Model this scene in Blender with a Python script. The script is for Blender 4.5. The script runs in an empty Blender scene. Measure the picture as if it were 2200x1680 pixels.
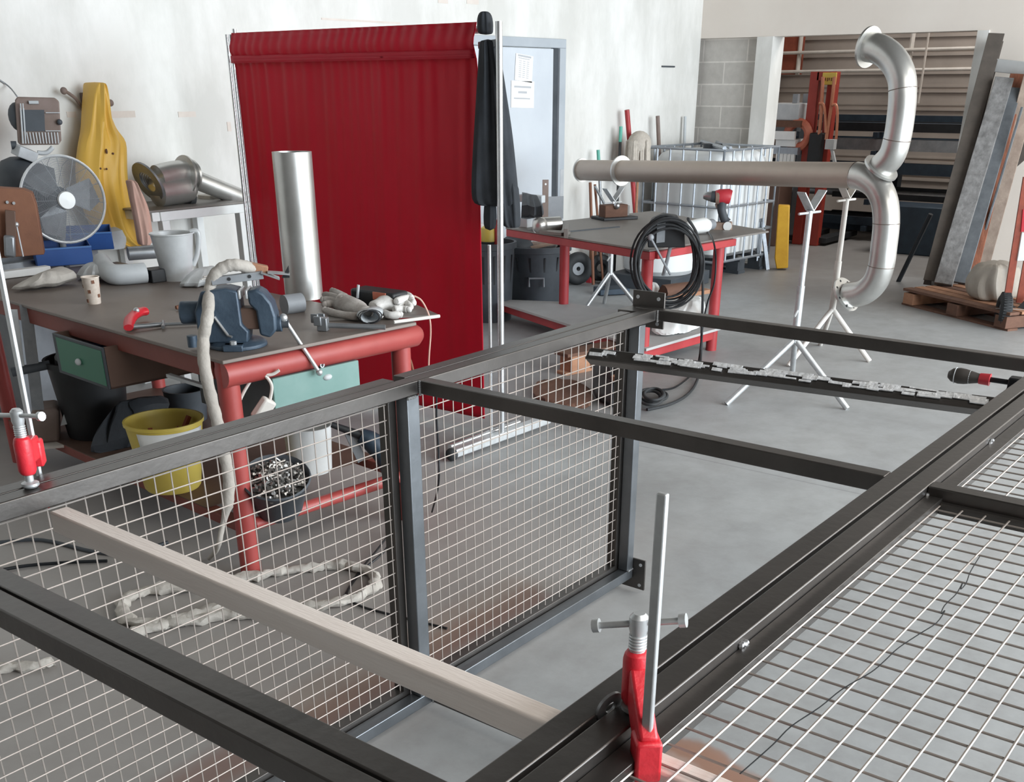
import bpy, math, random
from mathutils import Vector as V, Matrix, noise as MN
rnd = random.Random(7)
PI = math.pi
sc = bpy.context.scene
col = sc.collection

# ---------------------------------------------------------------- camera geometry (solved from the frame's straight lines)
FPX, PX, PY = 2262.4, 1100.0, 1307.3
R0 = V((0.61445408, -0.78894976, -0.00211418)).normalized()
R1 = V((-0.35245939, -0.27210488, -0.8953945))
R1 = (R1 - R0 * R1.dot(R0)).normalized()
R2 = R0.cross(R1)
CAM = V((0, 0, 1.70))

def ray(x, y):
    return R0 * ((x - PX) / FPX) + R1 * ((y - PY) / FPX) + R2
def Z(x, y, z=0.0):            # point of that sight line at height z
    d = ray(x, y); return CAM + d * ((z - CAM.z) / d.z)
def XP(x, y, X):
    d = ray(x, y); return CAM + d * (X / d.x)
def YP(x, y, Y):
    d = ray(x, y); return CAM + d * (Y / d.y)
def VP(x, y, P):               # on the upright plane through P that faces the view
    P = V(P); n = V((P.x, P.y, 0)).normalized(); d = ray(x, y)
    return CAM + d * ((P - CAM).dot(n) / d.dot(n))
def PL(x, y, P, n):
    d = ray(x, y); n = V(n); return CAM + d * ((V(P) - CAM).dot(n) / d.dot(n))
def VZ(x, y, P):               # height on the upright line through P
    return VP(x, y, P).z

# ---------------------------------------------------------------- materials
def lin(h):
    h = h.lstrip('#'); o = []
    for i in (0, 2, 4):
        c = int(h[i:i + 2], 16) / 255
        o.append(c / 12.92 if c <= .04045 else ((c + .055) / 1.055) ** 2.4)
    return (o[0], o[1], o[2], 1)

def mat(name, c1, c2=None, rough=.6, metal=0., scale=8., contrast=.5, bump=0., bscale=None, stretch=(1, 1, 1), spec=.5, rvar=0., trans=0., alpha=1.):
    m = bpy.data.materials.new(name); m.use_nodes = True
    nt = m.node_tree; N = nt.nodes; L = nt.links
    b = N['Principled BSDF']
    b.inputs['Roughness'].default_value = rough; b.inputs['Metallic'].default_value = metal
    b.inputs['Specular IOR Level'].default_value = spec
    if trans: b.inputs['Transmission Weight'].default_value = trans
    if alpha < 1: b.inputs['Alpha'].default_value = alpha
    tc = N.new('ShaderNodeTexCoord'); mp = N.new('ShaderNodeMapping'); mp.inputs['Scale'].default_value = stretch
    L.new(tc.outputs['Object'], mp.inputs['Vector'])
    nz = N.new('ShaderNodeTexNoise'); nz.inputs['Scale'].default_value = scale; nz.inputs['Detail'].default_value = 6; nz.inputs['Roughness'].default_value = .6
    L.new(mp.outputs['Vector'], nz.inputs['Vector'])
    r = N.new('ShaderNodeValToRGB')
    h = .5 - contrast * .35
    r.color_ramp.elements[0].position = h; r.color_ramp.elements[1].position = 1 - h
    r.color_ramp.elements[0].color = lin(c1); r.color_ramp.elements[1].color = lin(c2 or c1)
    L.new(nz.outputs['Fac'], r.inputs['Fac']); L.new(r.outputs['Color'], b.inputs['Base Color'])
    if rvar:
        mr = N.new('ShaderNodeMapRange'); mr.inputs['To Min'].default_value = rough - rvar; mr.inputs['To Max'].default_value = rough + rvar
        L.new(nz.outputs['Fac'], mr.inputs['Value']); L.new(mr.outputs['Result'], b.inputs['Roughness'])
    if bump:
        n2 = N.new('ShaderNodeTexNoise'); n2.inputs['Scale'].default_value = bscale or scale * 3; n2.inputs['Detail'].default_value = 4
        L.new(mp.outputs['Vector'], n2.inputs['Vector'])
        bp = N.new('ShaderNodeBump'); bp.inputs['Strength'].default_value = bump; bp.inputs['Distance'].default_value = .01
        L.new(n2.outputs['Fac'], bp.inputs['Height']); L.new(bp.outputs['Normal'], b.inputs['Normal'])
    m['_b'] = 1
    return m

M = {}
def dm(k, *a, **kw): M[k] = mat(k, *a, **kw)
dm('mill', '#514e4c', '#686461', .37, .85, 5, .8, .05, 60, (1, 1, 1), .5, .07)
dm('mill_blue', '#666a6e', '#7d8185', .37, .85, 6, .7, .05, 60, rvar=.07)
dm('wire', '#9c938c', '#b5aca5', .45, .35, 9, .9)
dm('wire_shaded', '#8d857f', '#a39b95', .45, .45, 9, .9)  # darker copy for the cross wires, their shade put into the colour
dm('bare', '#a9abad', '#c6c8ca', .35, .9, 20, .6)
dm('zinc', '#b9bcbe', '#d0d3d4', .4, .6, 30, .6)
dm('chrome', '#d0d2d4', '#e2e4e6', .22, .85, 12, .4)
dm('inox', '#b5b4b0', '#cfcfcc', .33, .8, 4, .6, rvar=.06)
dm('inox_tan', '#ab9e93', '#bcb0a5', .5, .55, 3, .7, rvar=.05)
dm('weld', '#5c5048', '#8a7d72', .5, .6, 60, .8)
dm('plank', '#d3c8c1', '#e2dad4', .75, 0, 4, .8, .15, 40, (6, .6, 6))
dm('foil', '#d5d8dc', '#ffffff', .35, .3, 40, .9, .5, 60)
dm('red', '#9a2a2e', '#b03d40', .5, 0, 6, .7, .05, 30)
dm('redpipe', '#923735', '#ad504b', .42, 0, 5, .9, .04, 40)
dm('redbrown', '#74382f', '#8a463b', .6, 0, 5, .9, .08, 40)
dm('clampred', '#c81f2b', '#d93440', .38, 0, 20, .8, .12, 90)
dm('curtain', '#c4142e', '#cc2038', .42, 0, 3, .6, spec=.3)
def _transl():
    nt = M['curtain'].node_tree; N = nt.nodes; L = nt.links; b = N['Principled BSDF']; out = [n for n in N if n.type == 'OUTPUT_MATERIAL'][0]
    tr = N.new('ShaderNodeBsdfTranslucent'); tr.inputs[0].default_value = lin('#d22036'); mx = N.new('ShaderNodeMixShader'); mx.inputs[0].default_value = .3
    L.new(b.outputs[0], mx.inputs[1]); L.new(tr.outputs[0], mx.inputs[2]); L.new(mx.outputs[0], out.inputs[0])
_transl()
dm('benchtop', '#6b615b', '#837972', .5, .25, 4, .9, .05, 40, rvar=.08)
dm('benchgrey', '#6f6b67', '#88837e', .5, .3, 3, .8, rvar=.06)
dm('board', '#a3a3a2', '#b6b7b6', .7, 0, 3, .7, .05)
dm('green', '#2c6f56', '#2f7259', .5, 0, 4, .4)
dm('teal', '#5f857e', '#7b9893', .5, 0, 5, .8)
dm('brownmetal', '#5b463c', '#6f574b', .6, .2, 5, .9, .05)
dm('viseblue', '#334150', '#4a5a69', .45, .2, 10, .7, .15, 60)
dm('black', '#1b1c1e', '#25272a', .55, 0, 8, .6, .05)
dm('blackcloth', '#1d2024', '#2c3036', .85, 0, 8, .6, .1, 60)
dm('rubber', '#222426', '#303234', .75, 0, 10, .6, .1)
dm('darkgrey', '#3a3f44', '#4b5056', .6, .1, 6, .6)
dm('grey', '#7d8084', '#92969a', .6, .1, 6, .6)
dm('lightgrey', '#aeb2b5', '#c3c7c9', .55, 0, 6, .5)
dm('white', '#dcdedd', '#e9eae8', .55, 0, 6, .5)
dm('whitecoat', '#d7d9d9', '#e3e5e4', .4, 0, 3, .4)
dm('yellow', '#d1a43f', '#dcb252', .55, 0, 4, .7, .05)
dm('yellowbin', '#cdb64f', '#d6c163', .45, 0, 4, .5)
dm('yellowpaint', '#c08e1e', '#d0a02c', .5, 0, 8, .5)
dm('salmon', '#c29b8c', '#cfab9d', .75, 0, 6, .5)
dm('blue', '#17407e', '#1f4b8c', .4, 0, 6, .5)
dm('bluelite', '#35609a', '#4672aa', .4, 0, 6, .5)
dm('glove', '#b9b6b2', '#dad8d4', .9, 0, 7, .9, .3, 60)
dm('glovedirt', '#8a8078', '#c2beba', .9, 0, 14, .9, .3, 60)
dm('fabrichose', '#a39d96', '#b8b2aa', .9, 0, 14, .8, .3, 60)
dm('floorhose', '#b2aca4', '#cfcac2', .9, 0, 14, .8, .3, 60)
dm('plastic', '#b4b7b8', '#cdd0d1', .3, 0, 6, .6, .2, 14, spec=.6)
dm('paper', '#e4e4e2', '#efefed', .8)
dm('ink', '#3c3f44')
dm('softink', '#b3b5b9')
dm('plategrey', '#4c5054', '#72767a', .5, .3, 10, .9)
dm('paleboard', '#77655a', '#ab9b8d', .8, 0, 8, .9, .2, 40)
dm('cup', '#c3b3a4', '#e2d8cd', .7, 0, 60, .9)
dm('rust', '#6e4a3a', '#8b5f47', .75, .2, 7, .9, .15)
dm('rustred', '#7c3d30', '#a65a42', .75, .1, 7, .9, .15)
dm('copper', '#b5745a', '#c98c70', .45, .3, 8, .6)
dm('stackred', '#8c2b22', '#9d3a2d', .5, 0, 6, .7)
dm('galv', '#8a9098', '#a8aeb4', .42, .5, 12, .9, .08, 50)
dm('concretebeam', '#4f4d4c', '#8f8e8d', .9, 0, 16, .9, .4, 40)
dm('beamdark', '#4b4540', '#625a53', .75, .2, 8, .8, .1)
dm('rackblue', '#24303c', '#31404d', .5, .3, 8, .6)
dm('barblack', '#16181b', '#24272b', .5, .4, 12, .7)
dm('wood', '#8f654c', '#ab8064', .8, 0, 3, .9, .15, 40, (1, 8, 8))
dm('wooddark', '#54392d', '#70503f', .8, 0, 3, .9, .15, 40, (1, 8, 8))
dm('tank', '#d3d6d6', '#e4e6e6', .45, 0, 2, .6)
dm('sack', '#8d857b', '#a79f94', .55, 0, 6, .8, .3, 12)
dm('handle', '#33302e', '#443f3b', .55, 0, 14, .6)
dm('sawdust', '#8b7568', '#a08b7c', .9, 0, 20, .9, .3)
dm('door', '#c3c9d0', '#ccd2d8', .5, 0, 2, .4)
dm('doorframe', '#a4abb2', '#b0b7bd', .5, 0, 2, .4)
dm('clad', '#a59c94', '#b8afa7', .5, .2, 2, .7)
dm('ceil', '#4b4743', '#57534e', .9, 0, 2, .5)
dm('mop', '#a69e94', '#c6beb3', .95, 0, 30, .9, .4, 80)
dm('greenp', '#4f9f8d', '#5bab99', .5)
dm('brownw', '#6f5f55', '#80706a', .7)
dm('steelgrey', '#7a7d80', '#94979a', .4, .6, 12, .7)
dm('dirtwhite', '#c9c4bd', '#d8d4ce', .8)
dm('bolts', '#6b6966', '#b8b6b3', .35, .8, 120, .9)
dm('redplastic', '#c0303c', '#c9414b', .45)
dm('orange', '#b9624b', '#c77c66', .6)

def wallmat():
    m = mat('painted_wall', '#d9d7d2', '#e6e5e2', .85, 0, .9, .7)
    nt = m.node_tree; N = nt.nodes; L = nt.links; b = N['Principled BSDF']
    tc = N.new('ShaderNodeTexCoord'); mp = N.new('ShaderNodeMapping'); mp.inputs['Scale'].default_value = (1.3, 1.3, .55)
    L.new(tc.outputs['Object'], mp.inputs['Vector'])
    n = N.new('ShaderNodeTexNoise'); n.inputs['Scale'].default_value = 1.6; n.inputs['Detail'].default_value = 7; n.inputs['Roughness'].default_value = .65
    L.new(mp.outputs['Vector'], n.inputs['Vector'])
    r = N.new('ShaderNodeValToRGB'); r.color_ramp.elements[0].position = .42; r.color_ramp.elements[1].position = .62
    r.color_ramp.elements[0].color = lin('#cfcfcb'); r.color_ramp.elements[1].color = (1, 1, 1, 1)
    L.new(n.outputs['Fac'], r.inputs['Fac'])
    mx = N.new('ShaderNodeMix'); mx.data_type = 'RGBA'; mx.blend_type = 'MULTIPLY'; mx.inputs[0].default_value = .45
    src = b.inputs['Base Color'].links[0].from_socket
    L.new(src, mx.inputs[6]); L.new(r.outputs['Color'], mx.inputs[7]); L.new(mx.outputs[2], b.inputs['Base Color'])
    return m
M['wall'] = wallmat()
M['wallwarm'] = mat('warm_painted_wall', '#d6ccc2', '#e0d8cf', .85, 0, 1.2, .7)
dm('rustmix', '#54372c', '#a5664b', .8, .1, 9, 1.1, .3, 40, (2, 2, .5))
dm('truckred', '#6e3023', '#93462f', .65, .1, 14, .9, .1)

def blockmat():
    m = mat('concrete_block', '#b9b5af', '#c9c5bf', .9, 0, 12, .7, .2, 60)
    nt = m.node_tree; N = nt.nodes; L = nt.links; b = N['Principled BSDF']
    tc = N.new('ShaderNodeTexCoord'); mp = N.new('ShaderNodeMapping')
    mp.inputs['Rotation'].default_value = (0, 0, 0)
    sx = N.new('ShaderNodeSeparateXYZ'); cx = N.new('ShaderNodeCombineXYZ')
    L.new(tc.outputs['Object'], sx.inputs[0]); L.new(sx.outputs['Y'], cx.inputs['X']); L.new(sx.outputs['Z'], cx.inputs['Y'])
    br = N.new('ShaderNodeTexBrick'); br.inputs['Scale'].default_value = 1.0; br.inputs['Brick Width'].default_value = .5; br.inputs['Row Height'].default_value = .205
    br.inputs['Mortar Size'].default_value = .008; br.inputs['Mortar Smooth'].default_value = .4
    br.inputs['Color1'].default_value = (1, 1, 1, 1); br.inputs['Color2'].default_value = (.9, .9, .9, 1); br.inputs['Mortar'].default_value = (1.25, 1.25, 1.25, 1)
    L.new(cx.outputs[0], br.inputs['Vector'])
    mx = N.new('ShaderNodeMix'); mx.data_type = 'RGBA'; mx.blend_type = 'MULTIPLY'; mx.inputs[0].default_value = 1
    src = b.inputs['Base Color'].links[0].from_socket
    L.new(src, mx.inputs[6]); L.new(br.outputs['Color'], mx.inputs[7]); L.new(mx.outputs[2], b.inputs['Base Color'])
    return m
M['block'] = blockmat()

def floormat():
    m = mat('concrete_floor', '#979a9c', '#abadad', .5, 0, .8, .8, .05, 30, spec=.5, rvar=.08)
    nt = m.node_tree; N = nt.nodes; L = nt.links; b = N['Principled BSDF']
    tc = N.new('ShaderNodeTexCoord')
    # mottling
    n = N.new('ShaderNodeTexNoise'); n.inputs['Scale'].default_value = 5; n.inputs['Detail'].default_value = 8; n.inputs['Roughness'].default_value = .7
    L.new(tc.outputs['Object'], n.inputs['Vector'])
    r = N.new('ShaderNodeValToRGB'); r.color_ramp.elements[0].position = .3; r.color_ramp.elements[1].position = .6
    r.color_ramp.elements[0].color = (.72, .7, .69, 1); r.color_ramp.elements[1].color = (1, 1, 1, 1)
    L.new(n.outputs['Fac'], r.inputs['Fac'])
    cur = b.inputs['Base Color'].links[0].from_socket
    def mixin(a, bsock, fac, mode='MULTIPLY'):
        mx = N.new('ShaderNodeMix'); mx.data_type = 'RGBA'; mx.blend_type = mode
        if hasattr(fac, 'is_linked') or hasattr(fac, 'links'): L.new(fac, mx.inputs[0])
        else: mx.inputs[0].default_value = fac
        L.new(a, mx.inputs[6])
        if isinstance(bsock, tuple): mx.inputs[7].default_value = bsock
        else: L.new(bsock, mx.inputs[7])
        return mx.outputs[2]
    cur = mixin(cur, r.outputs['Color'], .7)
    sep = N.new('ShaderNodeSeparateXYZ')
    nd = N.new('ShaderNodeTexNoise'); nd.inputs['Scale'].default_value = 3; nd.inputs['Detail'].default_value = 5
    L.new(tc.outputs['Object'], nd.inputs['Vector'])
    va = N.new('ShaderNodeVectorMath'); va.operation = 'MULTIPLY_ADD'; va.inputs[1].default_value = (.22, .1, 0); va.inputs[2].default_value = (-.11, -.05, 0)
    L.new(nd.outputs['Color'], va.inputs[0])
    vb = N.new('ShaderNodeVectorMath'); vb.operation = 'ADD'; L.new(va.outputs[0], vb.inputs[0]); L.new(tc.outputs['Object'], vb.inputs[1])
    L.new(vb.outputs[0], sep.inputs[0])
    def mth(op, a, bb=None):
        x = N.new('ShaderNodeMath'); x.operation = op; x.use_clamp = op == 'MULTIPLY'
        for i, s in enumerate((a, bb)):
            if s is None: continue
            if isinstance(s, (int, float)): x.inputs[i].default_value = s
            else: L.new(s, x.inputs[i])
        return x.outputs[0]
    def boxmask(x0, x1, y0, y1, soft):
        out = None
        for s, a, c in ((sep.outputs['X'], x0, x1), (sep.outputs['Y'], y0, y1)):
            for e, sg in ((a, 1), (c, -1)):
                mr = N.new('ShaderNodeMapRange'); mr.interpolation_type = 'SMOOTHSTEP'
                mr.inputs['From Min'].default_value = e - soft * sg; mr.inputs['From Max'].default_value = e + soft * sg
                L.new(s, mr.inputs['Value'])
                out = mr.outputs['Result'] if out is None else mth('MULTIPLY', out, mr.outputs['Result'])
        return out
    # paint overspray and rust stains left on the slab
    for (x0, x1, y0, y1, soft, c, k) in ((1.1, 1.5, 2.04, 2.2, .05, '#7a4538', .85), (1.62, 2.86, 2.03, 2.19, .05, '#7a4538', .9), (1.55, 2.9, 2.1, 2.3, .06, '#9a7a60', .45),
                                        (2.15, 2.3, .85, 1.25, .03, '#a8897a', .8), (2.22, 2.31, .9, 1.2, .015, '#8f6249', .6)):
        mk = mth('MULTIPLY', boxmask(x0, x1, y0, y1, soft), k)
        cur = mixin(cur, lin(c), mk, 'MIX')
    # warm tone of the shade by the bench painted in, plus darker floor areas
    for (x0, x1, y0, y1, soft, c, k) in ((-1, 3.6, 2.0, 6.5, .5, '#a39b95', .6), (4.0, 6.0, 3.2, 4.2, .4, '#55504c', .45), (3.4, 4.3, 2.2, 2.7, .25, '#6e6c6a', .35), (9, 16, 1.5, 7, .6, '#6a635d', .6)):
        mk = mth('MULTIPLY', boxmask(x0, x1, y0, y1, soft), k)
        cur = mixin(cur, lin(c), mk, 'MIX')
    # saw-cut joints
    for y0, ax in ((4.62, 'X'), (4.3, 'Y')):
        s = N.new('ShaderNodeSeparateXYZ'); L.new(tc.outputs['Object'], s.inputs[0])
        d = mth('ABSOLUTE', mth('SUBTRACT', s.outputs[ax], y0))
        mk = mth('MULTIPLY', mth('LESS_THAN', d, .006), .35)
        if ax == 'X': cur = mixin(cur, lin('#5f5f60'), mk, 'MIX')
    L.new(cur, b.inputs['Base Color'])
    return m
M['floor'] = floormat()

# ---------------------------------------------------------------- mesh builder
def frame(o, fx, up=(0, 0, 1)):
    x = V(fx).normalized(); u = V(up); y = u.cross(x).normalized(); z = x.cross(y)
    m = Matrix((x, y, z)).transposed().to_4x4(); m.translation = V(o); return m

def spl(pts, n=6):
    P = [V(p) for p in pts]; out = []
    for i in range(len(P) - 1):
        a = P[max(i - 1, 0)]; b = P[i]; c = P[i + 1]; d = P[min(i + 2, len(P) - 1)]
        for k in range(n):
            t = k / n
            out.append(.5 * ((2 * b) + (c - a) * t + (2 * a - 5 * b + 4 * c - d) * t * t + (-a + 3 * b - 3 * c + d) * t ** 3))
    out.append(P[-1]); return out

class MB:
    def __init__(s, m=None): s.v = []; s.f = []; s.m = m
    def add(s, vs, fs):
        b = len(s.v)
        s.v += [(s.m @ V(p)) if s.m else V(p) for p in vs]
        s.f += [tuple(b + i for i in f) for f in fs]; return s
    def box(s, c, d, fx=None, up=(0, 0, 1)):
        c = V(c); x, y, z = d[0] / 2, d[1] / 2, d[2] / 2
        m = frame(c, fx, up) if fx else Matrix.Translation(c)
        vs = [m @ V((i * x, j * y, k * z)) for k in (-1, 1) for j in (-1, 1) for i in (-1, 1)]
        return s.add(vs, [(0, 2, 3, 1), (4, 5, 7, 6), (0, 1, 5, 4), (2, 6, 7, 3), (0, 4, 6, 2), (1, 3, 7, 5)])
    def b2(s, x0, x1, y0, y1, z0, z1): return s.box(((x0 + x1) / 2, (y0 + y1) / 2, (z0 + z1) / 2), (x1 - x0, y1 - y0, z1 - z0))
    def bar(s, a, b, w, h, up=(0, 0, 1)):
        a = V(a); b = V(b); d = b - a
        if abs(d.normalized().dot(V(up).normalized())) > .99: up = (1, 0, 0)
        return s.box((a + b) / 2, (d.length, w, h), d, up)
    def tube(s, pts, r, seg=10, caps=True, closed=False, flat=1.0):
        P = [V(p) for p in pts]; n = len(P); vs = []; fs = []
        R = list(r) if hasattr(r, '__len__') else [r] * n
        up = None
        for i in range(n):
            if closed: t = (P[(i + 1) % n] - P[i - 1])
            else: t = P[min(i + 1, n - 1)] - P[max(i - 1, 0)]
            t = t.normalized() if t.length > 1e-9 else V((0, 0, 1))
            if up is None:
                up = t.orthogonal().normalized() if abs(t.z) > .9 else (V((0, 0, 1)) - t * t.z).normalized()
            else:
                up = up - t * up.dot(t); up = up.normalized() if up.length > 1e-6 else t.orthogonal().normalized()
            w = t.cross(up)
            for k in range(seg):
                a = 2 * PI * k / seg
                vs.append(P[i] + w * (math.cos(a) * R[i]) + up * (math.sin(a) * R[i] * flat))
        for i in range(n if closed else n - 1):
            j = (i + 1) % n
            for k in range(seg):
                k2 = (k + 1) % seg
                fs.append((i * seg + k, i * seg + k2, j * seg + k2, j * seg + k))
        if caps and not closed:
            fs.append(tuple(range(seg))[::-1]); fs.append(tuple((n - 1) * seg + k for k in range(seg)))
        return s.add(vs, fs)
    def lathe(s, prof, c, ax=(0, 0, 1), seg=24, closed=False):
        ax = V(ax).normalized(); u = ax.orthogonal().normalized(); w = ax.cross(u); c = V(c)
        vs = []; fs = []; n = len(prof)
        for (r, h) in prof:
            for k in range(seg):
                a = 2 * PI * k / seg
                vs.append(c + ax * h + (u * math.cos(a) + w * math.sin(a)) * max(r, 1e-4))
        for i in range(n if closed else n - 1):
            j = (i + 1) % n
            for k in range(seg):
                k2 = (k + 1) % seg; fs.append((i * seg + k, i * seg + k2, j * seg + k2, j * seg + k))
        if not closed:
            if prof[0][0] > 1e-3: fs.append(tuple(range(seg))[::-1])
            if prof[-1][0] > 1e-3: fs.append(tuple((n - 1) * seg + k for k in range(seg)))
        return s.add(vs, fs)
    def cyl(s, a, b, r, seg=16): return s.tube([a, b], r, seg)
    def ring(s, c, ax, ro, ri, th, seg=32):
        h = th / 2
        return s.lathe([(ri, -h), (ro, -h), (ro, h), (ri, h)], c, ax, seg, True)
    def torus(s, c, ax, R, r, seg=32, sg2=8):
        return s.lathe([(R + r * math.cos(2 * PI * k / sg2), r * math.sin(2 * PI * k / sg2)) for k in range(sg2)], c, ax, seg, True)
    def ball(s, c, r, seg=14, rings=9, fx=None):
        r = r if hasattr(r, '__len__') else (r, r, r); c = V(c)
        m = frame(c, fx) if fx else Matrix.Translation(c)
        vs = [m @ V((0, 0, -r[2]))]; fs = []
        for i in range(1, rings):
            t = PI * i / rings - PI / 2
            for k in range(seg):
                a = 2 * PI * k / seg
                vs.append(m @ V((r[0] * math.cos(t) * math.cos(a), r[1] * math.cos(t) * math.sin(a), r[2] * math.sin(t))))
        vs.append(m @ V((0, 0, r[2])))
        for k in range(seg):
            k2 = (k + 1) % seg
            fs.append((0, 1 + k2, 1 + k))
            for i in range(rings - 2):
                b = 1 + i * seg; fs.append((b + k, b + k2, b + seg + k2, b + seg + k))
            b = 1 + (rings - 2) * seg; fs.append((b + k, b + k2, len(vs) - 1))
        return s.add(vs, fs)
    def prism(s, poly, d):
        P = [V(p) for p in poly]; d = V(d); n = len(P)
        nrm = sum(((P[i] - P[0]).cross(P[(i + 1) % n] - P[0]) for i in range(n)), V())
        if nrm.dot(d) > 0: P = P[::-1]
        return s.add(P + [p + d for p in P], [tuple(range(n)), tuple(range(2 * n - 1, n - 1, -1))] + [(i, i + n, (i + 1) % n + n, (i + 1) % n) for i in range(n)])
    def loft(s, secs, caps=True):
        n = len(secs[0]); vs = [p for q in secs for p in q]; fs = []
        for i in range(len(secs) - 1):
            for k in range(n):
                k2 = (k + 1) % n; fs.append((i * n + k, i * n + k2, (i + 1) * n + k2, (i + 1) * n + k))
        if caps: fs.append(tuple(range(n))[::-1]); fs.append(tuple((len(secs) - 1) * n + k for k in range(n)))
        return s.add(vs, fs)
    def body(s, rows, depth, n=12, fold=.0, nf=3, seed=0):
        # soft closed body (cloth, bag): rows of (edge point, edge point) with a thickness along `depth`, folds along the rows
        d = V(depth); rr = random.Random(seed); ph = [rr.random() * 6 for _ in range(4)]; secs = []
        for i, (a, b) in enumerate(rows):
            a = V(a); b = V(b); L = []
            for side in (1, -1):
                for k in range(n + 1):
                    u = k / n if side > 0 else 1 - k / n
                    if side < 0 and k in (0,): pass
                    e = math.sqrt(max(0, 1 - (2 * u - 1) ** 2))
                    w = fold * e * (math.sin(nf * 2 * PI * u + ph[0] + .35 * i) + .6 * math.sin(nf * 3.7 * PI * u + ph[1] - .2 * i))
                    L.append(a.lerp(b, u) + d * (side * .5 * (e + .08)) + d.normalized() * w)
            secs.append(L)
        return s.loft(secs)
    def grid(s, fn, nu, nv):
        vs = [fn(i / nu, j / nv) for j in range(nv + 1) for i in range(nu + 1)]
        return s.add(vs, [(j * (nu + 1) + i, j * (nu + 1) + i + 1, (j + 1) * (nu + 1) + i + 1, (j + 1) * (nu + 1) + i) for j in range(nv) for i in range(nu)])
    def build(s, name, m, parent=None, bevel=0., solid=0., sub=0, ang=38, noise=0., org=None, crump=0., cfreq=14.):
        if crump:
            s.v = [p + (MN.noise_vector(p * cfreq) + .6 * MN.noise_vector(p * cfreq * 2.3)) * crump for p in s.v]
        if noise:
            for i, p in enumerate(s.v):
                s.v[i] = p + V((rnd.uniform(-1, 1), rnd.uniform(-1, 1), rnd.uniform(-1, 1))) * noise
        if parent is not None: o0 = ORG[parent.name]
        elif org is not None: o0 = V(org)
        else:
            xs = [p.x for p in s.v]; ys = [p.y for p in s.v]; o0 = V(((min(xs) + max(xs)) / 2, (min(ys) + max(ys)) / 2, min(p.z for p in s.v)))
        me = bpy.data.meshes.new(name)
        me.from_pydata([tuple(p - o0) for p in s.v], [], s.f); me.update()
        me.materials.append(M[m] if isinstance(m, str) else m)
        me.polygons.foreach_set('use_smooth', [True] * len(me.polygons))
        me.set_sharp_from_angle(angle=math.radians(ang))
        o = bpy.data.objects.new(name, me); col.objects.link(o)
        if parent is not None: o.parent = parent
        else: o.location = o0
        ORG[o.name] = o0
        if sub:
            md = o.modifiers.new('s', 'SUBSURF'); md.levels = sub; md.render_levels = sub
        if solid:
            md = o.modifiers.new('t', 'SOLIDIFY'); md.thickness = solid; md.offset = 0
        if bevel:
            md = o.modifiers.new('b', 'BEVEL'); md.width = bevel; md.segments = 2; md.limit_method = 'ANGLE'; md.angle_limit = math.radians(40)
        return o
ORG = {}
def tag(o, label=None, cat=None, group=None, kind=None):
    if label: o['label'] = label
    if cat: o['category'] = cat
    if group: o['group'] = group
    if kind: o['kind'] = kind
    return o
def thing(name, label, cat, loc, group=None):
    o = bpy.data.objects.new(name, None); col.objects.link(o); o.empty_display_size = .1
    o.location = V(loc); ORG[o.name] = V(loc)
    return tag(o, label, cat, group)
def st(o): o['kind'] = 'structure'; return o
LP = (1450, 230, 260, 150, 1.0, 0.22)
# ================================================================ the setting
WY, WX = 6.0, 10.85                     # painted wall and the wall with the opening
Y0, Y1 = 3.25, 5.19                     # opening into the store room (jambs)
st(MB().b2(-4, 17, -9, 7.5, -.2, 0).build('floor', 'floor', org=(0, 0, 0)))
o = st(MB().b2(-4, WX, WY, WY + .25, 0, 5).build('wall_left', 'wall', org=(0, WY, 0)))
for (x0, y0, x1, y1) in ((237, 239, 291, 252), (382, 240, 421, 251), (142, 240, 164, 252), (487, 262, 497, 282)):
    a, c = YP(x0, y0, WY), YP(x1, y1, WY)
    MB().b2(a.x, c.x, WY - .003, WY + .01, c.z, a.z).build('bare_patch', mat('bare_patch', '#cfc4bb', '#d8cfc7', .9), o)
for (x0, y0, x1, y1) in ((940, -20, 962, 8), (1002, -20, 1028, 10), (690, 38, 860, 52)):
    a, c = YP(x0, y0, WY), YP(x1, y1, WY)
    MB().b2(a.x, c.x, WY - .003, WY + .01, min(a.z, c.z), max(a.z, c.z)).build('bare_patch', mat('bare_patch', '#cfc4bb', '#d8cfc7', .9), o)
a, c = YP(1421, 141, WY), YP(1448, 145, WY)
MB().b2(a.x, c.x, WY - .012, WY, c.z, a.z).build('wall_bracket', 'darkgrey', o)
# wall across the end: lintel, pier to the corner in bare block, solid stretch beyond the opening
e = MB(); e.b2(WX, WX + .2, -9, WY + .25, 2.12, 5); e.b2(WX, WX + .2, -9, Y0, 0, 2.12)
o = st(e.build('wall_right', 'wallwarm', org=(WX, 0, 0)))
st(MB().b2(WX + .08, WX + .2, Y1 + .16, WY + .1, 0, 2.12).build('wall_end', 'block', org=(WX, 0, .06)))
st(MB().b2(WX - .02, WX + .24, Y1 + .0, Y1 + .17, 0, 2.12).build('trim_1', 'wall'))
st(MB().b2(WX - .02, WX + .24, Y0 - .1, Y0, 0, 2.12).build('trim_2', 'wall'))
# store room behind
cl = MB(); cl.b2(15.2, 15.3, 0, 7.5, 0, 5)
for k in range(13):
    z = .55 + k * .21
    cl.b2(15.17, 15.2, 0, 7.5, z, z + .03); cl.b2(15.185, 15.2, 0, 7.5, z + .06, z + .08)
st(cl.build('wall_rear', 'clad'))
st(MB().b2(WX + .2, 15.3, 7.2, 7.4, 0, 5).build('wall_side', 'clad'))
st(MB().b2(WX + .2, 15.3, -.2, 0, 0, 5).build('wall_back', 'clad'))
st(MB().b2(-4.2, -4, -9, 7.5, 0, 5).build('wall_front', 'ceil'))
st(MB().b2(-4, 15.3, -9, 7.5, 5, 5.15).build('ceiling', 'ceil'))

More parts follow.
